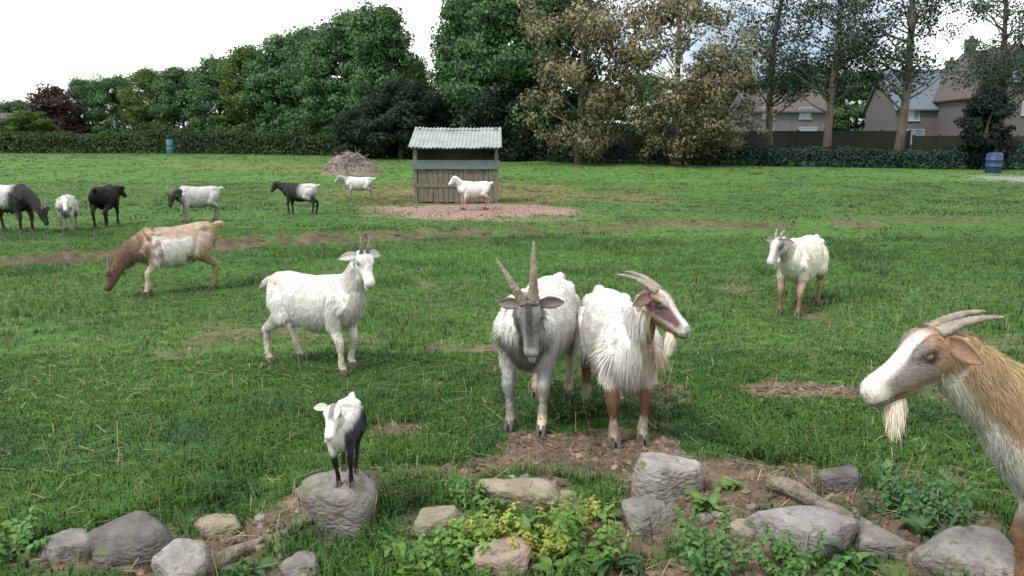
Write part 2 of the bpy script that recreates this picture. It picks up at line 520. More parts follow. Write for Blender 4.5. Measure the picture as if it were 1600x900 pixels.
clods('earth_clods', 'crumbs of dry earth and grit on the bare ground in front', 7000, 2.2, 6.0, .011, 5)
clods('earth_clods', 'crumbs of earth on the worn track', 5000, 6.0, 20.0, .012, 6)
rsx = np.random.default_rng(12)
def stalks(n, seed):
    rng = np.random.default_rng(seed)
    x, y = wedge(n, 2.2, 9.0, rng)
    mb = MB()
    z = H(x, y)
    a = rng.random(len(x)) * 6.283; flat = rng.random(len(x)) < .7
    L = np.where(flat, .05 + .09 * rng.random(len(x)), .07 + .09 * rng.random(len(x)))
    D = np.stack([np.cos(a), np.sin(a), np.where(flat, .12, 2.2)], 1); D = nrm(D) * L[:, None]
    B0 = np.stack([x, y, z + np.where(flat, .02, 0)], 1)
    sd = np.stack([-np.sin(a), np.cos(a), 0 * a], 1) * .0016
    V = np.stack([B0 - sd, B0 + sd, B0 + D + sd, B0 + D - sd], 1).reshape(-1, 3)
    Q = np.arange(len(x))[:, None] * 4 + np.arange(4)
    C = np.array([.30, .25, .13]) * (.6 + .7 * rng.random(len(x)))[:, None]
    o = link('straw', mk_mesh('straw', V, Q, M['grass'], np.repeat(C, 4, 0), np.tile([0, 0, 1.0], (len(V), 1))))
    tag(o, 'dead stalks and bits of straw in the turf', kind='stuff')
stalks(5000, 13)

# ------------------------------------------------------------------ trees, hedges and buildings beyond the meadow
def leaf_cards(P, Nn, size, rng, col, sv=0.35):
    """diamond shaped leaves at P; returns vertices, quads, colours, normals"""
    n = len(P)
    ax = nrm(rng.normal(0, 1, (n, 3)) + Nn * 0.2)
    bx = nrm(np.cross(ax, nrm(rng.normal(0, 1, (n, 3)) + Nn * 0.9)))
    s = size * (1 - sv + 2 * sv * rng.random(n))[:, None]
    V = np.stack([P - ax * s, P + bx * s * .55 + Nn * s * .12, P + ax * s, P - bx * s * .55 + Nn * s * .12], 1).reshape(-1, 3)
    Q = np.arange(n)[:, None] * 4 + np.arange(4)
    return V, Q, np.repeat(col, 4, 0), np.repeat(Nn, 4, 0)

def make_tree_meshes(name, seed, height, rx, base, nclump, cr, per, leaf, c_lo, c_hi, trunk_r, prof=(0.8, 0.6), shell=0.55, limbs=22, lean=0.0, hang=0.0, wob_amp=0.2):
    rng = np.random.default_rng(seed)
    t = rng.random(nclump * 3)
    z = base + (height - base) * t
    env = rx * np.sin(np.pi * np.clip(0.06 + 0.90 * t ** prof[0], 0, 1)) ** prof[1]
    a = rng.random(len(t)) * 2 * np.pi
    lob = 0.72 + 0.56 * vnoise(np.cos(a) * 1.7 + 5, np.sin(a) * 1.7 + 5, z / height * 5, seed)
    rr = env * lob * (shell + (1 - shell) * rng.random(len(t))) * np.where(rng.random(len(t)) < .25, .45, 1)
    C = np.stack([np.cos(a) * rr + lean * z, np.sin(a) * rr, z], 1)[:nclump]
    m = len(C)
    crad = cr * (.6 + .8 * rng.random(m))
    cnt = np.maximum(8, (per * (crad / cr) ** 2).astype(int))
    idx = np.repeat(np.arange(m), cnt)
    d = nrm(rng.normal(0, 1, (len(idx), 3))) * (rng.random(len(idx)) ** .42)[:, None]
    P = C[idx] + d * crad[idx][:, None] * np.array([1, 1, .7])
    P[:, 2] -= hang * rng.random(len(idx)) ** 2
    cen = np.array([lean * height * .5, 0, base + (height - base) * .45])
    Nn = nrm(nrm(d) * .9 + nrm(P - cen) * .55 + np.array([0, 0, .35]) + rng.normal(0, .22, P.shape))
    tint = np.clip(rng.random(m)[idx] * .7 + rng.random(len(idx)) * .3, 0, 1)[:, None]
    col = np.asarray(c_lo) * (1 - tint) + np.asarray(c_hi) * tint
    V, Q, CC, NN = leaf_cards(P, Nn, leaf, rng, col, .55)
    crown = mk_mesh(name + '_crown', V, Q, M['leaf'], CC, NN)
    mb = MB()
    tz = np.linspace(0, 1, 9)
    top = height * .9
    wob = np.stack([lean * tz * top + wob_amp * np.sin(tz * 5 + seed) * tz ** .5 + .4 * wob_amp * np.sin(tz * 13 + seed) * tz, wob_amp * np.sin(tz * 4 + 1.7 * seed) * tz ** .5, tz * top], 1)
    wob[0, 2] = -0.3
    mb.tube(wob, trunk_r * (1.15 - tz) ** .9 * np.where(tz == 0, 1.35, 1) + .02, 9)
    order = rng.permutation(m)[:limbs]
    for k in order:
        e = C[k]
        z0 = np.clip(e[2] - (.35 + .5 * rng.random()) * np.hypot(e[0] - lean * e[2], e[1]) - .2, height * .10, top * .93)
        s = np.array([np.interp(z0, wob[:, 2], wob[:, 0]), np.interp(z0, wob[:, 2], wob[:, 1]), z0])
        mid = s * .5 + e * .5 + rng.normal(0, .18, 3) + np.array([0, 0, -.08 * np.linalg.norm(e - s)])
        r = trunk_r * .32 * (1 - .6 * z0 / height)
        tt = np.linspace(0, 1, 5)[:, None]
        mb.tube((1 - tt) ** 2 * s + 2 * tt * (1 - tt) * mid + tt ** 2 * e, [r, r * .8, r * .6, r * .4, .012], 5)
    return crown, mb.mesh(name + '_trunk', M['bark'])

def place_tree(name, label, meshes, px, Y, z_top, proto_h, rz, group, sxy=1.0, cat='tree'):
    x = at(px, 228, Y)[0]
    z0 = float(H(x, Y))
    s = (z_top - z0) / proto_h
    r = empty(name, (x, Y, z0), rz)
    r.scale = (s * sxy, s * sxy, s)
    link('crown', meshes[0], r); link('trunk', meshes[1], r)
    return tag(r, label, cat, group)

G_LO, G_HI = (0.060, 0.145, 0.055), (0.130, 0.27, 0.098)
broad = [make_tree_meshes('broadleaf', 11 + k, 13.0, 4.2 + .4 * k, 0.6, 170, 1.2, 260, .14, G_LO, G_HI, .28, (0.75, .55), limbs=18) for k in range(2)]
fresh = make_tree_meshes('fresh_broadleaf', 19, 13.0, 4.4, 0.6, 170, 1.2, 260, .14, (0.075, 0.15, 0.028), (0.14, 0.24, 0.05), .28, (0.75, .55), limbs=18)
dark_shrub = make_tree_meshes('shrub', 23, 6.0, 3.0, 0.1, 110, .85, 220, .11, (0.018, 0.042, 0.024), (0.036, 0.072, 0.038), .22, (0.6, .5), limbs=10)  # rounded crowns with much darker leaf colours than the broadleaf trees
bronze = [make_tree_meshes('bronze_tree', 31 + k, 12.0, 4.9, 0.9, 125, .85, 190, .10, (0.25, 0.235, 0.125), (0.37, 0.35, 0.20), .24, (1.05, .45), .4, limbs=46, hang=.4) for k in range(2)]
sparse = [make_tree_meshes('sparse_tree', 41 + k, 18.0, 5.2, 4.6, 115, .92, 175, .085, (0.06, 0.11, 0.08), (0.12, 0.195, 0.135), .22, (0.9, .5), .35, limbs=80, hang=.9, wob_amp=.45) for k in range(2)]
conifer = make_tree_meshes('conifer', 53, 6.0, 2.0, 0.1, 120, .55, 120, .11, (0.010, 0.026, 0.020), (0.022, 0.045, 0.032), .16, (1.0, .9), .7, limbs=10)
plum = make_tree_meshes('plum_tree', 57, 6.0, 2.4, 0.8, 90, .75, 100, .14, (0.07, 0.05, 0.05), (0.13, 0.09, 0.085), .16, (0.7, .55), .4, limbs=24)

def top_z(px, py, Y):
    return at(px, py, Y)[2]

TL = [(135, 128, 98), (185, 121, 95), (238, 114, 92), (290, 108, 88), (345, 96, 86), (398, 80, 82), (452, 62, 79), (505, 46, 76), (552, 30, 72), (596, 14, 69), (652, 96, 74), (738, -6, 64), (790, -34, 60), (842, -50, 58)]
words = ['first', 'second', 'third', 'fourth', 'fifth', 'sixth', 'seventh', 'eighth', 'ninth', 'tenth', 'eleventh', 'twelfth', 'thirteenth', 'fourteenth']
for k, (px, py, Y) in enumerate(TL):
    pr = fresh if k in (2, 5, 10) else broad[k % 2]
    lab = 'leafy green tree, %s from the left in the tree line behind the meadow' % words[k]
    place_tree('broadleaf_tree', lab, pr, px, Y, top_z(px, py, Y), 13.0, 1.3 * k, 'tree line behind the meadow', .82 if k in (9, 10, 11) else 1.05)
for k, (px, py, Y, w, lab) in enumerate([(560, 176, 60, 1.1, 'low dark evergreen bush left of the darkest one under the tree line'), (628, 132, 59, 1.15, 'tallest dark evergreen under the tree line, left of the pale feeder roof'),
                                         (690, 160, 60, 1.0, 'dark evergreen right behind the pale feeder roof'), (795, 140, 57, 1.2, 'dark evergreen between the pale feeder roof and the bronze tree')]):
    place_tree('tall_shrub', lab, dark_shrub, px, Y, top_z(px, py, Y), 6.0, 2.1 * k, 'dark shrubs under the tree line', w)
for k, (px, py, Y) in enumerate([(-20, 168, 135), (30, 158, 138)]):
    place_tree('distant_tree', 'distant pale tree, %s from the left above the brown roof at the left edge' % words[k], broad[k], px, Y, top_z(px, py, Y), 13.0, 1.1 * k, 'distant trees above the brown roof', 1.3)
for k, (px, py, Y, lab) in enumerate([(8, 186, 86, 'low green bush at the left edge in front of the brown roof'), (48, 176, 87, 'low green bush left of the purplish brown tree')]):
    place_tree('bush', lab, fresh if k else broad[1], px, Y, top_z(px, py, Y), 13.0, 2.0 * k, 'bushes at the left end of the hedge', 1.9, 'bush')
place_tree('plum_tree', 'small purplish brown tree at the far left end of the tree line', plum, 90, 92, top_z(90, 138, 92), 6.0, 0.4, None, 1.0)
place_tree('bronze_tree', 'bronze leaved tree right of the green tree line', bronze[0], 905, 50, top_z(905, -70, 50), 12.0, .3, 'bronze leaved trees', .85)
place_tree('bronze_tree', 'wider bronze leaved tree with spreading lower boughs', bronze[1], 1055, 49, top_z(1055, -40, 49), 12.0, 1.9, 'bronze leaved trees', 1.0)
place_tree('bronze_tree', 'low bronze leaved tree drooping over the fence', bronze[0], 1122, 50, top_z(1122, 72, 50), 12.0, 4.0, 'bronze leaved trees', 1.15)
for k, (px, Y, zt, lab) in enumerate([(1205, 53, 17, 'thin open tall tree right beside the bronze trees'), (1292, 50, 18, 'thin open tall tree in front of the grey brown house'),
                                      (1403, 47, 19, 'thickest of the thin open tall trees, in front of the slate roof'), (1560, 55, 18, 'thin open tall tree at the right edge above the dark conifer')]):
    place_tree('open_tree', lab, sparse[k % 2], px, Y, zt, 18.0, 1.1 * k + .5, 'open tall trees on the right', 1.0)
for k, (px, py, Y) in enumerate([(925, 128, 112), (1000, 118, 116), (1080, 128, 114), (1150, 132, 116)]):
    place_tree('distant_tree', 'distant green tree, %s from the left behind the bronze trees' % words[k], broad[k % 2], px, Y, top_z(px, py, Y), 13.0, 1.7 * k, 'distant trees behind the bronze trees', 1.3)
for k, (px, py, Y) in enumerate([(1215, 120, 120), (1270, 108, 125), (1335, 112, 122), (1390, 118, 118)]):
    place_tree('distant_tree', 'distant green tree, %s from the left behind the right hand houses' % words[k], broad[(k + 1) % 2], px, Y, top_z(px, py, Y), 13.0, 2.3 * k, 'distant trees behind the houses', 1.15)
place_tree('conifer_tree', 'dark bushy conifer near the right edge of the meadow', conifer, 1540, 45, top_z(1540, 142, 45), 6.0, 0, None, 1.05)

def hedge(label, p0, p1, h0, h1, thick, n, leaf, c_lo, c_hi, seed, group='hedges along the far edge of the meadow'):
    rng = np.random.default_rng(seed)
    p0, p1 = np.array(p0), np.array(p1)
    L = np.linalg.norm(p1 - p0)
    d = (p1 - p0) / L
    nn = np.array([-d[1], d[0]])
    t = rng.random(n)
    ht = (h0 + (h1 - h0) * t) * (.75 + .5 * fbm(t * L * .45, 1.0, 0, seed, 3))
    a = rng.random(n) * np.pi
    rr = np.where(rng.random(n) < .75, .8 + .25 * rng.random(n), rng.random(n) ** .5) * (.8 + .4 * fbm(t * L * 1.1, a * 1.3, 0, seed + 3, 3))
    off = np.cos(a) * thick / 2 * rr
    xy = p0 + d * (t * L)[:, None] + nn * off[:, None]
    zz = H(xy[:, 0], xy[:, 1]) + np.clip(np.where(np.abs(np.cos(a)) > .75, rng.random(n), np.sin(a) ** .5) * rr, .02, 1.3) * ht
    P = np.concatenate([xy, zz[:, None]], 1)
    Nn = nrm(np.stack([nn[0] * np.cos(a), nn[1] * np.cos(a), np.sin(a) * .8 + .25], 1) + rng.normal(0, .35, (n, 3)))
    tint = np.clip(fbm(t * L * .8, a, 0, seed + 5, 3)[:, None] * 1.4 - .2 + rng.normal(0, .15, (n, 1)), 0, 1)
    col = np.asarray(c_lo) * (1 - tint) + np.asarray(c_hi) * tint
    V, Q, CC, NN = leaf_cards(P, Nn, leaf, rng, col)
    org = np.array([p0[0], p0[1], float(H(*p0))])
    root = empty('hedge', org)
    link('foliage', mk_mesh('hedge_foliage', V - org, Q, M['leaf'], CC, NN), root)
    mb = MB()
    for k in range(int(L / .9) + 1):
        b = p0 + d * min(L, k * .9 + .3 * rng.random())
        hh = .8 * (h0 + (h1 - h0) * min(1, k * .9 / L))
        z = float(H(*b))
        q = np.array([b[0], b[1], z - .1]) - org
        mb.tube([q, q + np.array([rng.normal(0, .1), rng.normal(0, .1), hh * .5]), q + np.array([rng.normal(0, .25), rng.normal(0, .25), hh])], [.05, .035, .012], 5)
    tag(mb.build('stems', M['bark'], root), kind='stuff')
    return tag(root, label, 'hedge', group)

def hx(px, Y): return (at(px, 228, Y)[0], Y)
hedge('low green hedge at the far left under the brown roof', hx(-120, 84), hx(235, 80), 2.0, 2.0, 2.4, 14000, .13, (0.030, 0.065, 0.018), (0.075, 0.14, 0.035), 61)
hedge('green hedge below the left part of the tree line', hx(225, 78), hx(540, 66), 2.2, 1.8, 2.2, 14000, .12, (0.028, 0.062, 0.022), (0.065, 0.125, 0.035), 62)
hedge('dark hedge below the tree line behind the hay feeder', hx(530, 63), hx(870, 55), 1.9, 1.8, 2.0, 14000, .11, (0.012, 0.032, 0.020), (0.030, 0.065, 0.032), 63)
hedge('dark low hedge below the bronze trees', hx(860, 54), hx(1210, 49), 1.25, 1.15, 1.6, 13000, .09, (0.016, 0.052, 0.042), (0.034, 0.090, 0.066), 64)
hedge('dark low hedge in front of the houses, ending at the conifer', hx(1200, 49), hx(1760, 43), 1.1, 1.3, 1.8, 16000, .09, (0.016, 0.052, 0.042), (0.034, 0.090, 0.066), 65)

M['fence'] = mat_plain('dark_fence_timber', (0.022, 0.018, 0.016), (0.05, 0.048, 0.042), 4, .9, .5, 20, (6, 6, .6))
def fence(label, p0, p1, hgt, npan, group=None):
    p0, p1 = np.array(p0), np.array(p1)
    v = p1 - p0
    L = np.linalg.norm(v); ang = math.atan2(v[1], v[0])
    root = empty('fence', (p0[0], p0[1], float(H(*p0))), ang)
    tag(root, label, 'fence', group)
    w = L / npan
    rr = random.Random(3)
    mb = MB()
    nb = 14
    for k in range(nb):
        x0 = .06 + (w - .12) * k / nb
        mb.box([x0, -.02 - .012 * (k % 2), .05], [x0 + (w - .12) / nb + .008, .004 - .012 * (k % 2), hgt - .02 * rr.random()])
    for z in (.35, hgt * .55, hgt - .25): mb.box([.05, .006, z], [w - .05, .05, z + .08])
    panel = mb.mesh('panel', M['fence'], False)
    mp = MB().box([-.06, -.06, -.3], [.06, .06, hgt + .08]).mesh('post', M['fence'], False)
    for k in range(npan + 1):
        q = p0 + v * (k / npan)
        dz = float(H(*q)) - root.location.z
        o = link('post', mp, root); o.location = (k * w, 0, dz)
        if k < npan:
            o = link('panel', panel, root); o.location = (k * w, 0, dz)
    return root
fence('dark board fence behind the low hedge and the bronze trees', hx(868, 56.5), hx(1420, 54.5), 2.05, 13)
fence('dark board fence in front of the slate roofed house', hx(1426, 53.5), hx(1760, 51), 1.75, 8)

# houses -----------------------------------------------------------
M['brick'] = mat_plain('brown_brick', (0.075, 0.068, 0.072), (0.115, 0.105, 0.11), 14, .9, .4, 40)
M['render'] = mat_plain('grey_brown_render', (0.10, 0.097, 0.105), (0.145, 0.14, 0.15), 2, .9, .2, 30)
M['slate'] = mat_plain('blue_slate', (0.075, 0.098, 0.125), (0.115, 0.14, 0.17), 5, .85, .5, 12, (1, 1, 4))
M['tile'] = mat_plain('brown_roof_tile', (0.055, 0.048, 0.048), (0.09, 0.078, 0.076), 5, .85, .5, 12, (1, 1, 4))
M['white_paint'] = mat_plain('window_paint', (0.26, 0.26, 0.26), (0.36, 0.36, 0.355), 4, .5, .05)
M['glass'] = mat_plain('window_glass', (0.10, 0.14, 0.19), (0.16, 0.21, 0.27), 2, .06, 0, spec=.8)

def house(label, px, Y, w, d, eave, ridge, rz, wall, roof, wins, gable_front=False, chimney=True):
    x = at(px, 228, Y)[0]
    z0 = float(H(x, Y))
    root = empty('house', (x, Y, z0), rz)
    tag(root, label, 'house', 'houses beyond the hedge')
    e, r = eave - z0, ridge - z0
    if gable_front:
        V = [[-w/2, 0, -.3], [w/2, 0, -.3], [w/2, d, -.3], [-w/2, d, -.3], [-w/2, 0, e], [w/2, 0, e], [w/2, d, e], [-w/2, d, e], [0, 0, r], [0, d, r]]
        mb = MB().add(V, [[4, 5, 8], [6, 7, 9]], [[0, 1, 5, 4], [1, 2, 6, 5], [2, 3, 7, 6], [3, 0, 4, 7]])
        mb.build('wall', wall, root, False)
        sides = [([-w/2 - .35, e - .35 * (r - e) / (w/2), 0], [0, r, 0]), ([w/2 + .35, e - .35 * (r - e) / (w/2), 0], [0, r, 0])]
        mb = MB()
        for (ax, az, _), (bx, bz, _) in sides:
            v = [[ax, -.35, az + .06], [bx, -.35, bz + .06], [bx, d + .35, bz + .06], [ax, d + .35, az + .06]]
            v += [[p[0], p[1], p[2] + .14] for p in v]
            mb.add(v, None, [[0, 1, 2, 3], [4, 5, 6, 7], [0, 1, 5, 4], [1, 2, 6, 5], [2, 3, 7, 6], [3, 0, 4, 7]])
    else:
        V = [[-w/2, 0, -.3], [w/2, 0, -.3], [w/2, d, -.3], [-w/2, d, -.3], [-w/2, 0, e], [w/2, 0, e], [w/2, d, e], [-w/2, d, e], [-w/2, d/2, r], [w/2, d/2, r]]
        mb = MB().add(V, [[4, 7, 8], [5, 9, 6]], [[0, 1, 5, 4], [1, 2, 6, 5], [2, 3, 7, 6], [3, 0, 4, 7]])
        mb.build('wall', wall, root, False)
        mb = MB()
        sl = (r - e) / (d / 2)
        for y0, y1 in ((-.4, d/2), (d + .4, d/2)):
            v = [[-w/2 - .3, y0, e - .4 * sl + .06], [w/2 + .3, y0, e - .4 * sl + .06], [w/2 + .3, y1, r + .06], [-w/2 - .3, y1, r + .06]]
            v += [[p[0], p[1], p[2] + .14] for p in v]
            mb.add(v, None, [[0, 1, 2, 3], [4, 5, 6, 7], [0, 1, 5, 4], [1, 2, 6, 5], [2, 3, 7, 6], [3, 0, 4, 7]])
    ro = mb.build('roof', roof, root, False)
    if chimney:
        cx = w * .32 if not gable_front else -w * .25
        cy = d * .5
        MB().box([cx - .4, cy - .35, r - .6], [cx + .4, cy + .35, r + .9]).box([cx - .46, cy - .41, r + .9], [cx + .46, cy + .41, r + 1.05]).box([cx - .14, cy - .14, r + 1.05], [cx + .14, cy + .14, r + 1.4]).build('chimney', M['brick'], ro, False)
    for (wx, wz, ww, wh) in wins:
        f = MB().box([wx - ww/2 - .08, -.07, wz - .08], [wx + ww/2 + .08, .02, wz]).box([wx - ww/2 - .08, -.07, wz + wh], [wx + ww/2 + .08, .02, wz + wh + .08]) \
            .box([wx - ww/2 - .08, -.07, wz], [wx - ww/2, .02, wz + wh]).box([wx + ww/2, -.07, wz], [wx + ww/2 + .08, .02, wz + wh]).box([wx - .03, -.05, wz], [wx + .03, .02, wz + wh]) \
            .box([wx - ww/2 - .15, -.14, wz - .15], [wx + ww/2 + .15, .02, wz - .082]).build('window', M['white_paint'], root, False)
        MB().box([wx - ww/2, -.025, wz], [wx - .03, .01, wz + wh]).box([wx + .03, -.025, wz], [wx + ww/2, .01, wz + wh]).build('pane', M['glass'], f, False)
    return root
house('grey brown rendered house half hidden by thin tall trees', 1232, 84, 8.6, 7, 5.2, 7.4, .12, M['render'], M['tile'], [(-2.6, 1.3, 1.5, 1.2), (2.0, 1.2, 1.9, 1.4), (-2.4, 3.6, 1.2, 1.0), (1.6, 3.6, 1.2, 1.0)])
house('brick house with a pale blue slate roof', 1462, 80, 8.2, 8, 5.4, 9.2, -.06, M['brick'], M['slate'], [(-2.6, 3.3, 1.4, 1.2), (1.2, 3.3, 1.4, 1.2), (-2.2, 1.0, 1.8, 1.3), (2.0, 1.0, 1.4, 1.3)])
house('brown brick house with a tall gable at the right edge', 1575, 74, 7.4, 9, 6.2, 10.6, .0, M['brick'], M['tile'], [(-1.6, 3.6, 1.3, 1.2), (1.6, 3.6, 1.3, 1.2), (0, 6.6, 1.0, 1.0)], True)
house('low house with a brown roof behind the far left hedge', 8, 110, 13, 8, 3.9, 6.0, .1, M['render'], M['tile'], [(-2, 1.2, 1.5, 1.2), (2.5, 1.2, 1.5, 1.2)])

# hay feeder with a roof --------------------------------------------
M['board'] = mat_plain('weathered_board', (0.075, 0.068, 0.052), (0.17, 0.155, 0.125), 5, .9, .5, 20, (5, 5, .5))
M['tin'] = mat_plain('pale_roof_sheet', (0.17, 0.20, 0.195), (0.28, 0.315, 0.305), 2.2, .6, .15, 14)
M['teal'] = mat_plain('faded_blue_green_paint', (0.06, 0.10, 0.10), (0.10, 0.145, 0.14), 6, .6, .2, 30)
fp = gp(713, 319)
froot = empty('hay_feeder', (fp[0], fp[1], float(H(fp[0], fp[1]))), .02)
tag(froot, 'roofed timber hay feeder with pale sheet roof on the sandy patch', 'feeder')
FW, FD = 2.25, 1.5
for sx in (-1, 1):
    for yy, hh in ((0.0, 1.62), (FD, 2.1)):
        MB().box([sx * FW / 2 - .05, yy - .05, -.2], [sx * FW / 2 + .05, yy + .05, hh]).build('post', M['board'], froot, False)
rb = random.Random(5)
nb = 15
for k in range(nb):
    x0 = -FW / 2 + .07 + (FW - .14) * k / nb
    h1 = .93 + rb.uniform(-.02, .02)
    MB().box([x0 + .006, -.03 + rb.uniform(-.006, .006), .02 + rb.uniform(0, .03)], [x0 + (FW - .14) / nb - .006, -.008, h1]).build('board', M['board'], froot, False)
for k in range(nb):
    x0 = -FW / 2 + .07 + (FW - .14) * k / nb
    MB().box([x0 + .003, FD - .01, .02], [x0 + (FW - .14) / nb - .003, FD + .014, 2.0]).build('board', M['board'], froot, False)
for sx in (-1, 1):
    for k in range(9):
        y0 = .06 + (FD - .12) * k / 9
        MB().box([sx * FW / 2 - .015, y0 + .004, .03], [sx * FW / 2 + .015, y0 + (FD - .12) / 9 - .004, 1.5 + .045 * k]).build('board', M['board'], froot, False)
MB().box([-FW / 2 - .09, -.10, .95], [FW / 2 + .09, -.055, 1.20]).build('rail', M['teal'], froot, False)
MB().box([-FW / 2 - .07, -.052, .45], [FW / 2 + .07, -.034, .55]).build('rail', M['board'], froot, False)
nc = 120
xs = np.linspace(-FW / 2 - .15, FW / 2 + .15, nc)
zz = .018 * np.sin(np.arange(nc) * 1.25) - .025 * np.cos(np.linspace(-1.5, 1.5, nc)) + .008 * np.sin(np.arange(nc) * .21)
ysr = np.array([-.32, FD + .22]); zr = np.array([1.56, 2.13])
V = np.concatenate([np.stack([xs, np.full(nc, ysr[k]), zr[k] + zz], 1) for k in (0, 1)] + [np.stack([xs, np.full(nc, ysr[k]), zr[k] + zz - .012], 1) for k in (0, 1)])
i_ = np.arange(nc - 1)
Qr = np.concatenate([np.stack([i_, i_ + 1, nc + i_ + 1, nc + i_], 1), np.stack([2 * nc + i_ + 1, 2 * nc + i_, 3 * nc + i_, 3 * nc + i_ + 1], 1), np.stack([i_ + 1, i_, 2 * nc + i_, 2 * nc + i_ + 1], 1)])
link('roof', mk_mesh('roof', V, Qr, M['tin'], shade=False), froot)
for yy, zz_ in ((0.0, 1.60), (FD, 2.06)):
    MB().box([-FW / 2 - .1, yy - .075, zz_ - .11], [FW / 2 + .1, yy - .053, zz_ - .01]).build('beam', M['board'], froot, False)

# brushwood heap ----------------------------------------------------
M['brush'] = mat_plain('dead_brushwood', (0.08, 0.065, 0.05), (0.22, 0.19, 0.165), 6, .95, .5, 20)
hp = gp(548, 262, .2) ; hp[1] = 40.0; hp[0] = at(548, 250, 40)[0]
hz0 = float(H(hp[0], hp[1]))
heap = empty('brushwood_heap', (hp[0], hp[1], hz0))
tag(heap, 'brown heap of dead brushwood in the far field', 'heap')
rngh = np.random.default_rng(8)
gxh, gyh = np.meshgrid(np.linspace(-1.5, 1.5, 36), np.linspace(-1, 1, 26))
hh_ = np.clip(1 - (gxh / 1.45) ** 2 - (gyh / .95) ** 2, 0, 1) ** .6 * (1.0 * (.6 + .8 * fbm(gxh * 2, gyh * 2, 0, 9, 3))) - .03
idx = np.arange(25 * 36).reshape(25, 36)[:, :-1].ravel()
link('mound', mk_mesh('mound', np.stack([gxh.ravel(), gyh.ravel(), hh_.ravel()], 1), np.stack([idx, idx + 1, idx + 37, idx + 36], 1), M['brush']), heap)
mb = MB()
for k in range(260):
    a = rngh.random() * 6.283; r = rngh.random() ** .6
    p = np.array([1.35 * r * math.cos(a), .9 * r * math.sin(a), 1.0 * max(0.05, 1 - r * r) ** .6 * (.75 + .4 * rngh.random())])
    d = nrm(rngh.normal(0, 1, 3) * np.array([1, 1, .45])) * rngh.uniform(.25, .7)
    mb.tube([p - d / 2, p + rngh.normal(0, .03, 3), p + d / 2], [.022, .017, .008], 5)
tag(mb.build('branches', M['brush'], heap), kind='stuff')

# drums -------------------------------------------------------------
M['drum_teal'] = mat_plain('blue_green_plastic', (0.03, 0.11, 0.14), (0.045, 0.14, 0.17), 5, .45, .05)
M['drum_blue'] = mat_plain('dark_blue_plastic', (0.02, 0.035, 0.09), (0.03, 0.05, 0.13), 5, .45, .05)
def drum(label, px, Y, r, h, mat):
    x = at(px, 228, Y)[0]
    o = empty('drum', (x, Y, float(H(x, Y))))
    z = np.array([-.05, 0, .03, .3, .32, .36, .38, .62, .64, .68, .70, .95, .98, 1.0]) * h
    rr = np.array([.9, .96, 1, 1, 1.05, 1.05, 1, 1, 1.05, 1.05, 1, 1, .96, .9]) * r
    MB().tube(np.stack([0 * z, 0 * z, z], 1), rr, 20).build('barrel', mat, o)
    MB().tube([[0, 0, h - .01], [0, 0, h + .02], [0, 0, h + .045]], [r * .8, r * .8, r * .7], 18).build('lid', mat, o)
    return tag(o, label, 'drum')
drum('blue green plastic drum in front of the left hedge', 266, 72, .32, 1.25, M['drum_teal'])
drum('dark blue plastic drum beside the conifer at the right', 1556, 41.5, .38, 1.0, M['drum_blue'])

# ------------------------------------------------------------------ goats
WHITE = np.array([0.68, 0.665, 0.63]); CREAM = np.array([0.68, 0.62, 0.50]); TAN = np.array([0.36, 0.245, 0.155]); BROWN = np.array([0.20, 0.115, 0.07])
GREY = np.array([0.20, 0.195, 0.19]); LGREY = np.array([0.42, 0.42, 0.41]); DGREY = np.array([0.075, 0.072, 0.072]); BLACK = np.array([0.018, 0.017, 0.017]); OCHRE = np.array([0.37, 0.27, 0.135])
PINK = np.array([0.60, 0.40, 0.33]); NAVY = np.array([0.03, 0.03, 0.05])
TORSO, NECK, HEAD, FLEG, HLEG, TAIL = range(6)

def lerp(a, b, t):
    t = np.asarray(t)[..., None]
    return a * (1 - t) + b * t

def remesh(parts, voxel, iters=4):
    V, T, Q, n = [], [], [], 0
    for (v, t, q) in parts:
        V.append(v); T.append(t + n); Q.append(q + n); n += len(v)
    me = mk_mesh('tmp', np.concatenate(V), [np.concatenate(T), np.concatenate(Q)])
    o = bpy.data.objects.new('tmp', me)
    COL.objects.link(o)
    md = o.modifiers.new('r', 'REMESH'); md.mode = 'VOXEL'; md.voxel_size = voxel; md.adaptivity = 0
    ms = o.modifiers.new('s', 'SMOOTH'); ms.factor = 0.5; ms.iterations = iters
    dg = bpy.context.evaluated_depsgraph_get()
    ev = o.evaluated_get(dg)
    m2 = ev.to_mesh()
    nv = len(m2.vertices)
    co = np.empty(nv * 3, np.float32); m2.vertices.foreach_get('co', co)
    no = np.empty(nv * 3, np.float32); m2.vertices.foreach_get('normal', no)
    m2.calc_loop_triangles()
    nt = len(m2.loop_triangles)
    tr = np.empty(nt * 3, np.int32); m2.loop_triangles.foreach_get('vertices', tr)
    np_ = len(m2.polygons)
    lt = np.empty(np_, np.int32); m2.polygons.foreach_get('loop_total', lt)
    lv = np.empty(len(m2.loops), np.int32); m2.loops.foreach_get('vertex_index', lv)
    quads = lv.reshape(-1, 4) if np.all(lt == 4) else tr.reshape(-1, 3)
    ev.to_mesh_clear()
    bpy.data.objects.remove(o); bpy.data.meshes.remove(me)
    return co.reshape(-1, 3).astype(float), no.reshape(-1, 3).astype(float), tr.reshape(-1, 3), quads

def rotz(v, a):
    c, s = math.cos(a), math.sin(a)
    v = np.asarray(v, float)
    return np.stack([v[..., 0] * c - v[..., 1] * s, v[..., 0] * s + v[..., 1] * c, v[..., 2]], -1)

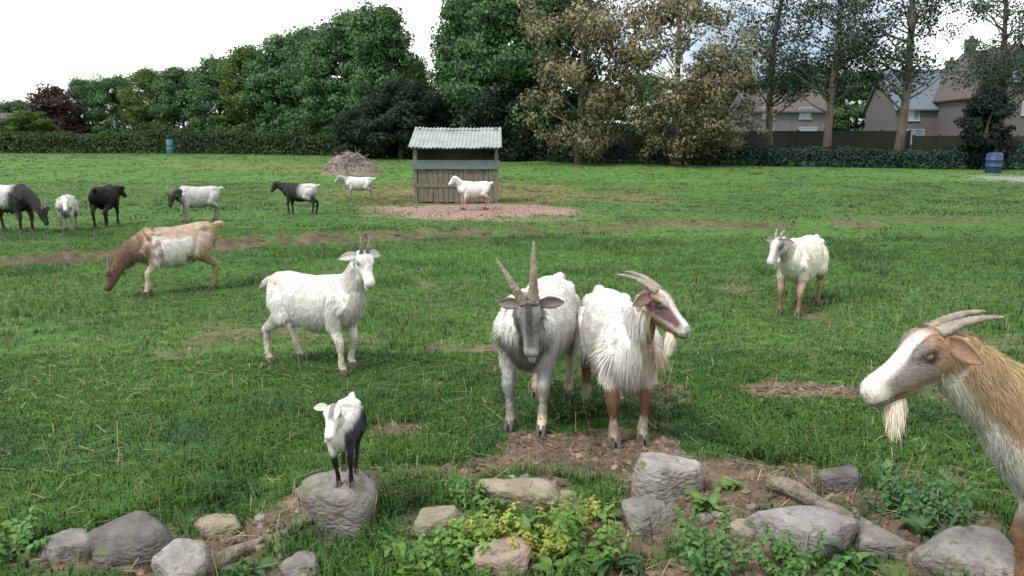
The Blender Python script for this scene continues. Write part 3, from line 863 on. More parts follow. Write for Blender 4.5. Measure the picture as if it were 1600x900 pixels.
def make_goat(label, group, pos, heading, scale, colour, neck=(0, 45), neck_len=0.33, head=(0, -35, 0), horns=None, beard=0.0,
              feet=None, voxel=0.012, fur=20000, fur_len=1.0, fur_w=0.004, head_scale=1.0, ear=(0.11, -5), chest_len=1.0, belly=1.0, pitch=0.0,
              seed=0, ground_fn=H, tail_up=25, slim=1.0, name='goat', fine=True, leg_len=1.0, ear_tilt=(.55, .84)):
    rng = np.random.default_rng(100 + seed)
    D2 = math.radians
    hz = D2(heading)
    root_z = float(ground_fn(pos[0], pos[1]))
    root = empty(name, (pos[0], pos[1], root_z), hz)
    root.scale = (scale, scale, scale)
    tag(root, label, 'goat', group)
    parts, meta = [], []
    LZ = (leg_len - 1) * 0.42
    ca, sa = math.cos(D2(pitch)), math.sin(D2(pitch))
    def B(x, y, z):                      # body frame with a little fore-aft slope
        z = z - 0.55
        return np.array([x * ca - z * sa, y, 0.55 + LZ + x * sa + z * ca])
    def put(V, T, Q, pid, tpar):
        parts.append((V, T, Q)); meta.append((V, pid, tpar))
    # torso
    ts = [(-0.44, .60, .03, .03), (-0.425, .60, .085, .065), (-0.37, .585, .135, .115), (-0.27, .565, .168, .15), (-0.13, .53, .19, .172), (0.0, .515, .20, .18),
          (0.12, .52, .20, .172), (0.23, .54, .19, .148), (0.32, .555, .165, .12), (0.39, .56, .125, .09), (0.43, .565, .07, .055), (0.445, .565, .025, .02)]
    P = np.array([B(x, 0, z - 0.012 * (belly - 1) * 6 * (1 if abs(x) < .3 else 0)) for x, z, hh, hw in ts])
    hh = np.array([a[2] for a in ts]) * np.where(np.abs([a[0] for a in ts]) < .3, belly ** 0.5, 1); hw = np.array([a[3] for a in ts]) * slim * np.where(np.abs([a[0] for a in ts]) < .3, belly, 1)
    m = len(P)
    us = np.tile([0, 1.0, 0], (m, 1)); vs = np.tile([-sa, 0, ca], (m, 1))
    put(*tube(P, hw, 20, hh, us=us, vs=vs), TORSO, 0)
    # ridge of the back and withers
    put(*tube([B(-.36, 0, .685), B(-.2, 0, .695), B(0, 0, .69), B(.18, 0, .705), B(.28, 0, .715), B(.34, 0, .68)], [.03, .045, .045, .045, .045, .03], 10, [.025, .03, .03, .035, .04, .03]), TORSO, 0)
    for sd in (-1, 1):
        put(*tube([B(-.35, sd * .07 * slim, .665), B(-.27, sd * .105 * slim, .672), B(-.20, sd * .10 * slim, .655)], [.025, .034, .022], 8), TORSO, 0)      # hip bone
        put(*tube([B(.24, sd * .07 * slim, .70), B(.30, sd * .115 * slim, .58), B(.36, sd * .105 * slim, .50)], [.03, .036, .034], 8), TORSO, 0)           # shoulder blade
    # neck
    ny, npi = D2(neck[0]), D2(neck[1])
    N0 = B(.27, 0, .585)
    nd = np.array([math.cos(npi) * math.cos(ny), math.cos(npi) * math.sin(ny), math.sin(npi)])
    d0 = nrm(nd * 0.5 + np.array([0.8, 0, 0.35]))
    J = N0 + d0 * 0.10 + nd * neck_len
    tt = np.linspace(0, 1, 8)[:, None]
    NP = (1 - tt) ** 2 * (N0 - d0 * .05) + 2 * (1 - tt) * tt * (N0 + d0 * neck_len * .55) + tt ** 2 * J
    hd_y, hd_p, hd_r = D2(head[0]), D2(head[1]), D2(head[2])
    put(*tube(NP, np.array([.10, .095, .085, .075, .066, .06, .056, .052]) * slim, 16, np.array([.165, .15, .13, .115, .10, .09, .082, .074]), ref=(0, 0, 1)), NECK, 0)
    # head
    hs = head_scale
    hd = np.array([math.cos(hd_p) * math.cos(hd_y), math.cos(hd_p) * math.sin(hd_y), math.sin(hd_p)])
    hu = nrm(np.cross([0, 0, 1.0], hd)); hv = np.cross(hd, hu)
    hu, hv = hu * math.cos(hd_r) + hv * math.sin(hd_r), hv * math.cos(hd_r) - hu * math.sin(hd_r)
    P0 = J + hd * 0.01 + hv * 0.012
    def HP(s, l, v):
        return P0 + hs * (hd * s + hu * l + hv * v)
    # brisket: throat running into the chest
    nape = np.cross(nrm(J - N0), [0, 1.0, 0])
    if neck[1] > -10:
        put(*tube([J * .62 + N0 * .38 - nape * .03, J * .32 + N0 * .68 - nape * .065, J * .10 + N0 * .90 - nape * .08, B(.335, 0, .515), B(.24, 0, .47)], np.array([.045, .068, .085, .085, .06]) * slim, 12, np.array([.055, .08, .10, .10, .07])), NECK, 0)
    hr = [(-.06, .02, .022, .0), (-.045, .042, .048, .0), (-.015, .056, .066, .002), (.02, .061, .071, .0), (.055, .060, .068, -.004), (.085, .051, .062, -.010), (.115, .043, .055, -.014),
          (.145, .038, .049, -.018), (.175, .037, .046, -.022), (.20, .038, .043, -.024), (.22, .034, .036, -.026), (.233, .020, .022, -.028)]
    HPp = np.array([HP(s, 0, o) for s, a, b, o in hr])
    ha, hb = np.array([a[1] for a in hr]) * hs, np.array([a[2] for a in hr]) * hs
    put(*tube(HPp, ha, 18, hb, us=np.tile(hu, (len(hr), 1)), vs=np.tile(hv, (len(hr), 1))), HEAD, 0)
    put(*tube([HP(-.01, 0, -.045), HP(.07, 0, -.058), HP(.14, 0, -.06), HP(.20, 0, -.056)], np.array([.03, .03, .024, .018]) * hs, 10, np.array([.03, .022, .016, .012]) * hs), HEAD, 0)   # lower jaw
    for sd in (-1, 1):                   # brow over each eye
        put(*tube([HP(.015, sd * .04, .05), HP(.05, sd * .047, .043), HP(.085, sd * .038, .032)], np.array([.02, .02, .012]) * hs, 8), HEAD, 0)
    # legs
    foot_xy = {}
    feet = feet or {}
    for nm, x0, sd in (('fl', .27, 1), ('fr', .27, -1), ('hl', -.30, 1), ('hr', -.30, -1)):
        fx, fy, fz = feet.get(nm, (0, 0, 0))
        front = nm[0] == 'f'
        base = (0.275 if front else -0.325) + fx, sd * 0.095 * slim + fy
        wx = rotz(np.array([base[0], base[1], 0.0]), hz) * scale
        gz = (float(ground_fn(pos[0] + wx[0], pos[1] + wx[1])) - root_z) / scale + fz
        k = leg_len
        if front:
            J0 = [B(.25, sd * .085 * slim, .52), B(.235, sd * .10 * slim, .42), None, None, None, None]
            kn = np.array([.285 + fx * .45, sd * .098 * slim + fy * .5, .25 * k + gz * .6]); ft = np.array([.272 + fx * .95, base[1], .085 * k + gz]); cn = np.array([.285 + fx, base[1], .045 + gz])
            cannon = np.array([.278 + fx * .72, sd * .097 * slim + fy * .75, .165 * k + gz * .8])
            pts = [B(.26, sd * .08 * slim, .58), B(.245, sd * .098 * slim, .47), B(.245, sd * .10 * slim, .38) * .6 + kn * .4, kn, cannon, ft, cn, cn + np.array([.012, 0, -.022])]
            rad = np.array([.075, .066, .043, .037, .0225, .028, .028, .026])
            put(*tube(pts, rad * .9, 12, rad, ref=(1, 0, 0)), FLEG, 0)
        else:
            hk = np.array([-.385 + fx * .6, sd * .098 * slim + fy * .55, .28 * k + gz * .6]); st = B(-.20 + fx * .25, sd * .125 * slim, .42)
            can = np.array([-.36 + fx * .82, sd * .097 * slim + fy * .8, .17 * k + gz * .8]); ft = np.array([-.345 + fx * .97, base[1], .085 * k + gz]); cn = np.array([-.325 + fx, base[1], .045 + gz])
            pts = [B(-.29, sd * .075 * slim, .60), B(-.25, sd * .105 * slim, .52), st, (st * .45 + hk * .55), hk, can, ft, cn, cn + np.array([.012, 0, -.022])]
            rad = np.array([.10, .105, .085, .050, .037, .0235, .028, .028, .026])
            put(*tube(pts, rad * .85, 12, rad, ref=(1, 0, 0)), HLEG, 0)
        foot_xy[nm] = cn
    # tail
    tu = D2(tail_up)
    t0 = B(-.41, 0, .665)
    put(*tube([t0, t0 + np.array([-.05 * math.cos(tu), 0, .05 * math.sin(tu)]), t0 + np.array([-.10 * math.cos(tu), 0, .10 * math.sin(tu) - .01]), t0 + np.array([-.14 * math.cos(tu), 0, .13 * math.sin(tu) - .03])], [.03, .03, .026, .012], 10), TAIL, 0)

    co, no, tri, quads = remesh(parts, voxel, 4 if voxel < .014 else 2)
    kd = KDTree(sum(len(v) for v, _, _ in meta))
    pid_src = []
    for v, pid, _ in meta:
        for p in v:
            kd.insert(p, len(pid_src)); pid_src.append(pid)
    kd.balance()
    pid_src = np.array(pid_src)
    pid = pid_src[np.array([kd.find(p)[1] for p in co])]
    # coordinates handed to the coat colour function
    def coords(p):
        r = p - P0
        return dict(x=p[:, 0], y=p[:, 1], z=p[:, 2] - LZ, hs=(r @ hd) / hs, hl=(r @ hu) / hs, hv=(r @ hv) / hs,
                    nv=(p - N0) @ np.cross(nrm(J - N0), [0, 1.0, 0]), nt=np.clip(((p - N0) @ nrm(J - N0)) / np.linalg.norm(J - N0), 0, 1), n=fbm(p[:, 0] * 9 + seed * 5, p[:, 1] * 9, p[:, 2] * 9, seed, 3) - 0.5)
    coat_fn = colour
    def colour(pid, q):
        c = coat_fn(pid, q)
        hm = pid == HEAD
        nos = hm * smooth(.010, .005, np.sqrt(((q['hs'] - .222) / 1.2) ** 2 + (np.abs(q['hl']) - .017) ** 2 + (q['hv'] + .018) ** 2))
        mou = hm * smooth(.006, .002, np.abs(q['hv'] + .047 + .12 * (.215 - q['hs']) * 0)) * smooth(.13, .15, q['hs'])
        rim = hm * smooth(.026, .017, np.sqrt((q['hs'] - .052) ** 2 + (q['hv'] - .022) ** 2)) * smooth(.03, .045, np.abs(q['hl']))
        m_ = np.clip(np.maximum(np.maximum(nos, mou * .8), rim * .75), 0, 1)[:, None]
        c = c * (1 - m_) + np.array([.05, .035, .03]) * m_
        st = np.clip(smooth(.02, .22, q['n'] + .10 * smooth(.5, .15, q['z'])) * .28 + .35 * smooth(.30, .10, q['z']), 0, .5)[:, None]
        return c * (1 - st) + c * np.array([.78, .70, .58]) * st
    col = np.clip(colour(pid, coords(co)), 0.004, 0.9)
    body = link('body', mk_mesh('goat_body', co, quads, M['skin'], col), root)
    # hooves: two claws each
    for nm, c in foot_xy.items():
        mb = MB()
        for cs in (-1, 1):
            y0, y1 = c[1] + cs * .003, c[1] + cs * .028
            lo, hi = min(y0, y1), max(y0, y1)
            x0, x1, zt, zb = c[0] - .022, c[0] + .03, c[2] + .012, c[2] - .047
            v = [[x0 - .004, lo, zb], [x1 + .02, lo + .004, zb], [x1 + .02, hi - .004, zb], [x0 - .004, hi, zb], [x0 + .002, lo + .001, zt], [x1 - .004, lo + .003, zt], [x1 - .004, hi - .003, zt], [x0 + .002, hi - .001, zt]]
            mb.add(v, None, [[0, 3, 2, 1], [4, 5, 6, 7], [0, 1, 5, 4], [1, 2, 6, 5], [2, 3, 7, 6], [3, 0, 4, 7]])
        mb.build('hoof', M['hoof'], root, False)
    # eyes
    if fine:
        for sd in (-1, 1):
            ce = HP(.052, sd * .0535, .021)
            bm = bmesh.new(); bmesh.ops.create_uvsphere(bm, u_segments=12, v_segments=8, radius=.0125 * hs)
            me = bpy.data.meshes.new('eye'); bm.to_mesh(me); bm.free(); me.materials.append(M['eye'])
            e = link('eye', me, root); e.location = ce
            bm = bmesh.new(); bmesh.ops.create_uvsphere(bm, u_segments=10, v_segments=6, radius=1.0)
            me = bpy.data.meshes.new('pupil'); bm.to_mesh(me); bm.free(); me.materials.append(M['pupil'])
            p = link('pupil', me, e)
            p.matrix_local = Matrix.Translation(Vector(hu * sd * .0095 * hs)) @ Matrix((tuple(hd), tuple(hu), tuple(hv))).transposed().to_4x4() @ Matrix.Diagonal((.0085 * hs, .0045 * hs, .0045 * hs, 1))
    # ears
    earc = .75 * np.clip(colour(np.array([HEAD]), {k: v[:1] for k, v in coords(np.array([HP(-.01, .05, .03)])).items()}), .004, .9)[0]
    el, ea = ear
    for sd in (-1, 1):
        ed = nrm(hu * sd * math.cos(D2(ea)) + hv * math.sin(D2(ea)) - hd * .25)
        b0 = HP(-.012, sd * .045, .032)
        t = np.linspace(0, 1, 7)
        wv = .031 * hs * (np.sin(np.pi * (0.14 + 0.84 * t)) ** .8); wv[-1] = .004
        Pm = b0 + ed[None] * (t * el * hs)[:, None] + np.array([0, 0, -1.0])[None] * (t ** 2 * .02 * hs)[:, None]
        acr = nrm(np.cross(ed, hd * ear_tilt[0] + hv * ear_tilt[1])); fw = nrm(np.cross(acr, ed))
        if np.dot(fw, hd + hv) < 0: fw = -fw
        V = []
        for k in range(7):
            for q in np.linspace(-1, 1, 7):
                V.append(Pm[k] + acr * wv[k] * q + fw * (.35 * wv[k] * q * q))
        V = np.array(V)
        V2 = V - np.tile(fw, (len(V), 1)) * .006
        Qs = []
        for k in range(6):
            for q in range(6):
                a = k * 7 + q
                Qs.append([a, a + 1, a + 8, a + 7]); b = a + 49
                Qs.append([b + 7, b + 8, b + 1, b])
        rim = [k * 7 for k in range(7)] + [42 + q for q in range(1, 7)] + [k * 7 + 6 for k in range(5, -1, -1)] + [q for q in range(5, 0, -1)]
        for a, b in zip(rim, rim[1:] + rim[:1]): Qs.append([a, b, b + 49, a + 49])
        inner = lerp(earc, PINK * .6, np.full(49, .18)); C = np.concatenate([inner, np.tile(earc, (49, 1))])
        link('ear', mk_mesh('ear', np.concatenate([V, V2]), np.array(Qs), M['skin'], C), root)
    # horns: (length, base radius, angle from straight up toward the back, curl back, outward, [per side override])
    if horns:
        for sd in (-1, 1):
            hp = horns[sd] if isinstance(horns, dict) else horns
            L_, r0, a0, curl, out = hp
            n = 26 if fine else 12
            t = np.linspace(0, 1, n)
            ang = D2(a0) + D2(curl) * t
            st = np.stack([np.cos(ang), np.sin(ang)], 1) * (L_ / (n - 1))
            cs = np.cumsum(st, 0) - st
            Pn = HP(-.005, sd * .022, .055)[None] + hv[None] * cs[:, :1] - hd[None] * cs[:, 1:] + hu[None] * (sd * out * L_ * t ** 1.1)[:, None]
            rr = r0 * (1 - t) ** .75 + .003
            rr = rr * (1 + (.11 * np.sin(t * 62 + 3 * t * t) * (1 - .6 * t) if fine else 0))
            mb = MB(); mb.tube(Pn, rr * .8, 12 if fine else 8, None, rr * 1.15, ref=hu)
            mb.build('horn', M['horn'], root)
    # fur and beard: hair strands rooted on the skin
    if fur:
        a, b, c = co[tri[:, 0]], co[tri[:, 1]], co[tri[:, 2]]
        ar = np.linalg.norm(np.cross(b - a, c - a), axis=1)
        tp = pid[tri[:, 0]]
        wgt = ar * np.choose(tp, [1.0, 1.2, 1.9, .9, 1.0, 1.5])
        f = rng.choice(len(tri), fur, p=wgt / wgt.sum())
        u, v = rng.random(fur), rng.random(fur)
        sw = u + v > 1; u[sw], v[sw] = 1 - u[sw], 1 - v[sw]
        Pp = a[f] + (b[f] - a[f]) * u[:, None] + (c[f] - a[f]) * v[:, None]
        Nn = nrm(no[tri[f, 0]])
        pt = tp[f]
        cd = coords(Pp)
        fc = np.clip(colour(pt, cd), .004, .92) * (0.84 + 0.26 * rng.random(fur))[:, None] * (.88 + .62 * (fbm(Pp[:, 0] * 22, Pp[:, 1] * 22, Pp[:, 2] * 14, 300 + seed, 2) - .25))[:, None]
        fc = fc * np.where(pt == HEAD, .82 + .34 * rng.random(fur), 1.0)[:, None]
        flow = np.zeros((fur, 3))
        flow[:] = (-.8, 0, -.75)
        nk = pt == NECK; flow[nk] = nrm(N0 - J) * .9 + np.array([0, 0, -.55])
        hm = pt == HEAD; flow[hm] = -hd
        lg = (pt == FLEG) | (pt == HLEG); flow[lg] = (-.25, 0, -1)
        flow[pt == TAIL] = (-.8, 0, -.6)
        flow = flow + rng.normal(0, .16, (fur, 3))
        # loose locks: neighbouring hairs lean the same way
        lock = np.stack([fbm(Pp[:, 0] * 16, Pp[:, 1] * 16, Pp[:, 2] * 16, 200 + k, 2) - .5 for k in range(3)], 1)
        flow = flow + lock * 1.1
        ln = np.choose(pt, [.034, .038, .015, .018, .024, .05]) * fur_len
        z = cd['z']
        ln = np.where(pt == TORSO, ln * (1 + .9 * smooth(.48, .36, z) + chest_len * smooth(.28, .38, cd['x'])), ln)
        ln = np.where(nk, ln * (1 + .8 * (chest_len) * smooth(.03, -.06, cd['nv'])), ln)
        ln = np.where(lg, ln * (1 + 1.6 * smooth(.3, .45, z)), ln)
        ln = np.where(hm, ln * (1 - .4 * smooth(.1, .2, cd['hs'])), ln)
        ln = ln * (.6 + .7 * rng.random(fur))
        tang = nrm(flow - Nn * np.sum(flow * Nn, 1, keepdims=True))
        lift = (.16 + .22 * rng.random(fur)) * np.clip(.035 / ln, .35, 1.0)
        dr = nrm(tang + Nn * lift[:, None] + np.array([0, 0, -1.0]) * (np.clip(ln / .05 - .5, 0, 1) * .5)[:, None])
        sd_ = nrm(np.cross(dr, Nn)) * (fur_w * (.6 + .8 * rng.random(fur)) / 2)[:, None] * np.where(hm | lg, .85, 1)[:, None]
        P1 = Pp + dr * (ln * .55)[:, None]
        P2 = P1 + nrm(dr * .6 + tang * .5 + np.array([0, 0, -1.0]) * (.2 + .7 * np.clip(ln / .06, 0, 1))[:, None] + lock * .5) * (ln * .5)[:, None]
        Pb = Pp - Nn * .003
        V = np.stack([Pb - sd_, Pb + sd_, P1 + sd_ * .8, P1 - sd_ * .8, P2], 1).reshape(-1, 3)
        o_ = np.arange(fur)[:, None] * 5
        Nq = nrm(Nn + dr * .15 + rng.normal(0, .12, (fur, 3)))
        tipc = np.repeat(fc, 5, 0)
        link('coat', mk_mesh('coat', V, [o_ + np.array([3, 2, 4]), o_ + np.array([0, 1, 2, 3])], M['fur'], tipc, np.repeat(Nq, 5, 0)), root)
    if beard:
        dn = nrm(np.array([0, 0, -1.0]) - hd * .12)
        e1 = nrm(hd - dn * np.dot(hd, dn)); e2 = np.cross(dn, e1)
        bc0 = np.clip(colour(np.full(1, 9), coords(HP(.15, 0, -.06)[None])), .004, .9)[0]
        tb = np.linspace(0, 1, 8)
        rc = np.array([.020, .024, .023, .020, .016, .011, .006, .002]) * hs
        base = HP(.15, 0, -.052)
        mb = MB(); mb.tube(base + dn * (tb * beard * .85)[:, None], rc * 1.25, 10, bc0 * .8, rc * .75, ref=e2)
        core = mb.build('beard', M['skin'], root)
        nb = 1400 if fine else 160
        ph = rng.random(nb) * 6.283; t0 = rng.random(nb) ** 1.6 * .7
        out = np.cos(ph)[:, None] * e1 + np.sin(ph)[:, None] * e2
        rr = np.interp(t0, tb, rc)
        Pp = base + dn * (t0 * beard * .85)[:, None] + np.cos(ph)[:, None] * e1 * (rr * 1.2)[:, None] + np.sin(ph)[:, None] * e2 * (rr * .72)[:, None]
        bl = beard * (.25 + .35 * rng.random(nb))
        dr = nrm(dn + out * .10 + rng.normal(0, .07, (nb, 3)))
        sd_ = nrm(np.cross(dr, out)) * (fur_w * .45)
        P1 = Pp + dr * (bl * .5)[:, None]
        P2 = P1 + nrm(dr - out * .22) * (bl * .5)[:, None]
        V = np.stack([Pp - sd_, Pp + sd_, P1 + sd_, P1 - sd_, P2], 1).reshape(-1, 3)
        o_ = np.arange(nb)[:, None] * 5
        bc = bc0 * (.72 + .45 * rng.random(nb))[:, None]
        outn = nrm(out + np.array([0, 0, .35]) + rng.normal(0, .12, (nb, 3)))
        link('beard_hair', mk_mesh('beard_hair', V, [o_ + np.array([3, 2, 4]), o_ + np.array([0, 1, 2, 3])], M['fur'], np.repeat(bc, 5, 0), np.repeat(outn, 5, 0)), core)
    return root

def sel(c, mask, colr, k=1.0):
    mk = np.clip(mask, 0, 1) * k
    return c * (1 - mk[:, None]) + colr * mk[:, None]

def full(n, c):
    return np.tile(np.asarray(c, float), (n, 1))

# coats --------------------------------------------------------------
def coat_white(pid, q):
    c = full(len(pid), WHITE)
    c = sel(c, smooth(.34, .22, q['z']) * (((pid == FLEG) | (pid == HLEG))), CREAM * .75, .8)
    c = sel(c, smooth(-.15, -.3, q['x']) * smooth(.62, .70, q['z'] + q['n'] * .1), np.array([.62, .47, .38]), .45)
    c = sel(c, (pid == HEAD) * smooth(.19, .22, q['hs']), PINK, .5)
    c = sel(c, pid == 9, CREAM * .9)
    return c

def coat_grey_front(pid, q):
    c = full(len(pid), WHITE)
    fr = np.maximum((pid == HEAD) * 1.0, (pid == NECK) * smooth(.0, .3, q['nt'] + q['n'] * .4 - 1.2 * np.clip(q['nv'], 0, 1)))
    c = sel(c, fr, GREY)
    c = sel(c, ((pid == TORSO) | (pid == FLEG) | (pid == NECK)) * smooth(.25, .33, q['x'] + q['n'] * .12) * smooth(.62, .52, q['z'] + q['n'] * .1), GREY)
    c = sel(c, (pid == HEAD) * smooth(.022, .012, np.abs(q['hl'])) * smooth(.0, .03, q['hv']), DGREY)
    c = sel(c, (pid == HEAD) * smooth(.19, .215, q['hs']), LGREY)
    c = sel(c, (pid == HLEG) * smooth(.52, .44, q['z']), TAN * .9, .6)
    c = sel(c, (pid == FLEG) * smooth(.40, .30, q['z']), LGREY * .8)
    c = sel(c, (pid == FLEG) * smooth(.12, .09, q['z']) * (q['y'] > 0), CREAM)
    c = sel(c, pid == 9, LGREY)
    return c

def coat_tan_neck(pid, q):
    c = full(len(pid), WHITE)
    c = sel(c, (pid == NECK) * smooth(-.02, .05, q['y'] + q['n'] * .08), TAN * 1.35, .9)
    c = sel(c, ((pid == TORSO) | (pid == FLEG)) * smooth(.30, .36, q['x'] + q['n'] * .1) * smooth(.0, .05, q['y'] + q['n'] * .05) * smooth(.4, .5, q['z']), TAN * 1.4, .7)
    c = sel(c, (pid == HEAD) * smooth(.10, .02, q['hs']), TAN * 1.2)
    c = sel(c, (pid == HEAD) * smooth(.045, .02, np.abs(q['hv'] - .01)) * smooth(.018, .03, np.abs(q['hl'])) * smooth(.22, .17, q['hs']), np.array([.16, .10, .10]))
    c = sel(c, (pid == HEAD) * smooth(-.02, -.045, q['hv']), TAN)
    c = sel(c, (pid == HEAD) * smooth(.026, .018, np.abs(q['hl'])) * smooth(.01, .03, q['hv']), LGREY * 1.5)
    c = sel(c, (pid == HEAD) * smooth(.195, .215, q['hs']), LGREY)
    lg = (pid == FLEG) | (pid == HLEG)
    c = sel(c, lg * smooth(.36, .30, q['z']), BROWN * .9)
    c = sel(c, lg * smooth(.17, .13, q['z']), CREAM * .55)
    c = sel(c, pid == 9, CREAM)
    return c

def coat_foreground(pid, q):
    c = full(len(pid), WHITE * .82)
    up = smooth(-.02, .02, q['nv'] + .040 + .062 * (1 - q['nt']) + q['n'] * .05)
    nk = pid == NECK
    c = sel(c, nk * up, TAN * 1.05)
    c = sel(c, nk * smooth(.03, .065, q['nv'] + q['n'] * .04), OCHRE * 1.1, .9)
    to = pid == TORSO
    c = sel(c, to * smooth(.42, .55, q['z'] + q['n'] * .1 - .5 * np.clip(q['x'] - .18, 0, 1)), TAN)
    c = sel(c, to * smooth(.64, .70, q['z'] + q['n'] * .04), OCHRE)
    hm = pid == HEAD
    c = sel(c, hm, np.array([.30, .19, .12]))
    c = sel(c, hm * smooth(.03, .06, q['hs']) * smooth(.20, .16, q['hs']) * smooth(-.05, -.03, q['hv']), GREY * .9, .85)
    c = sel(c, hm * smooth(.075, .0, q['hs']) * smooth(.03, -.01, q['hv']), TAN * .85, .8)
    c = sel(c, hm * smooth(.036, .024, np.abs(q['hl'])) * smooth(-.005, .02, q['hv'] + .16 * np.clip(q['hs'] - .05, 0, 1)) * smooth(.0, .04, q['hs']), WHITE * .92)
    c = sel(c, hm * smooth(.165, .19, q['hs']) * smooth(-.06, -.05, q['hv']), WHITE * .85)
    c = sel(c, hm * smooth(-.052, -.062, q['hv']) * smooth(.14, .18, q['hs']), DGREY, .8)
    c = sel(c, hm * smooth(-.045, -.06, q['hv']) * smooth(.13, .08, q['hs']), WHITE * .75, .9)
    lg = (pid == FLEG) | (pid == HLEG)
    c = sel(c, lg * smooth(.36, .29, q['z'] + q['n'] * .08), BROWN * 1.2)
    c = sel(c, pid == 9, CREAM * 1.05)
    return c

def coat_tan_white(pid, q):
    c = full(len(pid), np.array([.37, .285, .215]))
    c = sel(c, ((pid == TORSO) | (pid == HLEG)) * smooth(.24, .16, np.abs(q['x'] - .07) + q['n'] * .16) * smooth(.66, .60, q['z'] + q['n'] * .06), WHITE)
    c = sel(c, ((pid == NECK) | (pid == HEAD)) * 1.0, np.array([.15, .098, .068]))
    c = sel(c, (pid == TORSO) * smooth(.30, .38, q['x'] + q['n'] * .1), np.array([.19, .13, .09]))
    c = sel(c, (pid == HEAD) * smooth(.15, .2, q['hs']), DGREY)
    c = sel(c, (pid == TORSO) * smooth(-.3, -.38, q['x']), OCHRE * .85)
    c = sel(c, (pid == HLEG) * smooth(.5, .42, q['z']), np.array([.25, .205, .115]))
    c = sel(c, (pid == FLEG) * smooth(.45, .38, q['z']), CREAM * .6)
    return c

def coat_cream(pid, q):
    c = full(len(pid), np.array([.74, .72, .60]))
    c = sel(c, (pid == HEAD) * 1.0, LGREY * 1.25)
    c = sel(c, (pid == HEAD) * smooth(.02, .045, np.abs(q['hl'])) * smooth(-.03, 0, q['hv']), GREY * 1.1)
    c = sel(c, (pid == NECK) * smooth(.2, .8, q['nt']), LGREY, .6)
    lg = (pid == FLEG) | (pid == HLEG)
    c = sel(c, lg * smooth(.42, .34, q['z']), PINK * .62)
    c = sel(c, lg * smooth(.25, .16, q['z']), OCHRE * .5)
    c = sel(c, pid == 9, CREAM * .8)
    return c

def coat_saddle(dark, light, x0=-.05, flip=False):
    def f(pid, q):
        c = full(len(pid), dark)
        m_ = smooth(x0 + .1, x0 - .1, q['x'] + q['n'] * .15)
        if flip: m_ = 1 - m_
        c = sel(c, ((pid == TORSO) | (pid == HLEG) | (pid == TAIL)) * m_ * smooth(.36, .44, q['z'] + q['n'] * .1), light)
        return c
    return f

def coat_solid(col, head=None, legs=None):
    def f(pid, q):
        c = full(len(pid), col) * (1 + q['n'] * .3)[:, None]
        if head is not None:
            c = sel(c, np.maximum((pid == HEAD) * 1.0, (pid == NECK) * smooth(.1, .4, q['nt'])), head)
        if legs is not None:
            c = sel(c, ((pid == FLEG) | (pid == HLEG)) * smooth(.4, .3, q['z']), legs)
        return c
    return f

def coat_kid(pid, q):
    q = dict(q, n=q['n'] * .4)
    c = full(len(pid), WHITE)
    nh = pid != HEAD
    c = sel(c, nh * smooth(.03, .07, q['y'] + q['n'] * .1) * smooth(.66, .58, q['z'] + q['n'] * .1), np.array([.045, .043, .07]))
    c = sel(c, nh * smooth(-.10, -.2, q['x'] + q['n'] * .2) * smooth(.68, .58, q['z']), BLACK * 1.3)
    c = sel(c, (pid == HEAD) * smooth(.03, .015, np.abs(q['hl'])) * smooth(.15, .08, q['hs']), GREY)
    c = sel(c, ((pid == FLEG) | (pid == HLEG)) * smooth(.34, .26, q['z'] + q['n'] * .1), BLACK)
    return c

GH = 'goats grazing and standing on the meadow'
make_goat('white goat standing side on with head raised, left of the two big horned goats', GH, gpH(498, 574)[:2], -28, .95, coat_white,
          neck=(-12, 62), neck_len=.27, head=(-25, -48, 0), horns=(.13, .014, 25, 25, .12), beard=.07, ear=(.13, -18), feet={'fr': (.04, 0, 0), 'fl': (-.03, 0, 0), 'hr': (-.08, 0, 0), 'hl': (.05, 0, 0)},
          voxel=.011, fur=32000, seed=1, fur_w=.0035, tail_up=-15)
make_goat('white billy goat with grey face and chest and tall upright horn, facing the viewer', GH, gpH(842, 646)[:2], -106, 1.08, coat_grey_front,
          neck=(24, 26), neck_len=.22, head=(14, -68, 8), horns={-1: (.22, .020, 55, 26, .55), 1: (.30, .021, 55, 14, .06)}, beard=.10, ear=(.12, -12), feet={'fr': (.0, .01, 0), 'fl': (.03, 0, 0), 'hr': (.02, 0, 0)},
          voxel=.011, fur=40000, fur_len=1.05, seed=2, fur_w=.0034, belly=1.06)
make_goat('shaggy white goat with tan neck and brown legs, head turned aside', GH, gpH(962, 664)[:2], -84, 1.02, coat_tan_neck,
          neck=(10, 48), neck_len=.23, head=(52, -32, 0), horns=(.22, .020, 80, 45, .16), beard=.13, ear=(.12, -15), feet={'fr': (.02, .015, 0), 'fl': (.0, -.015, 0)},
          voxel=.011, fur=50000, fur_len=1.45, chest_len=1.7, seed=3, fur_w=.0032, belly=1.0)
make_goat('tan and white goat with swept back horns and long cream beard leaning in close', GH, np.array([2.01, 2.29]), 178, 1.14, coat_foreground,
          neck=(0, 36), neck_len=.315, head=(3, -27, 0), horns=(.165, .018, 84, 34, .10), beard=.13, ear=(.10, -14), ear_tilt=(.9, .45),
          voxel=.0088, fur=82000, fur_len=.8, chest_len=.25, seed=4, fur_w=.0022)
make_goat('tan goat with white flank and brown neck, grazing beside the worn track', GH, gpH(280, 457)[:2], -146, 1.02, coat_tan_white,
          neck=(-5, -48), neck_len=.34, head=(-10, -62, 0), horns=(.15, .014, 50, 30, .15), feet={'fl': (.06, 0, 0), 'hr': (-.06, 0, 0)}, pitch=-6, voxel=.012, fur=14000, fur_w=.006, seed=5)
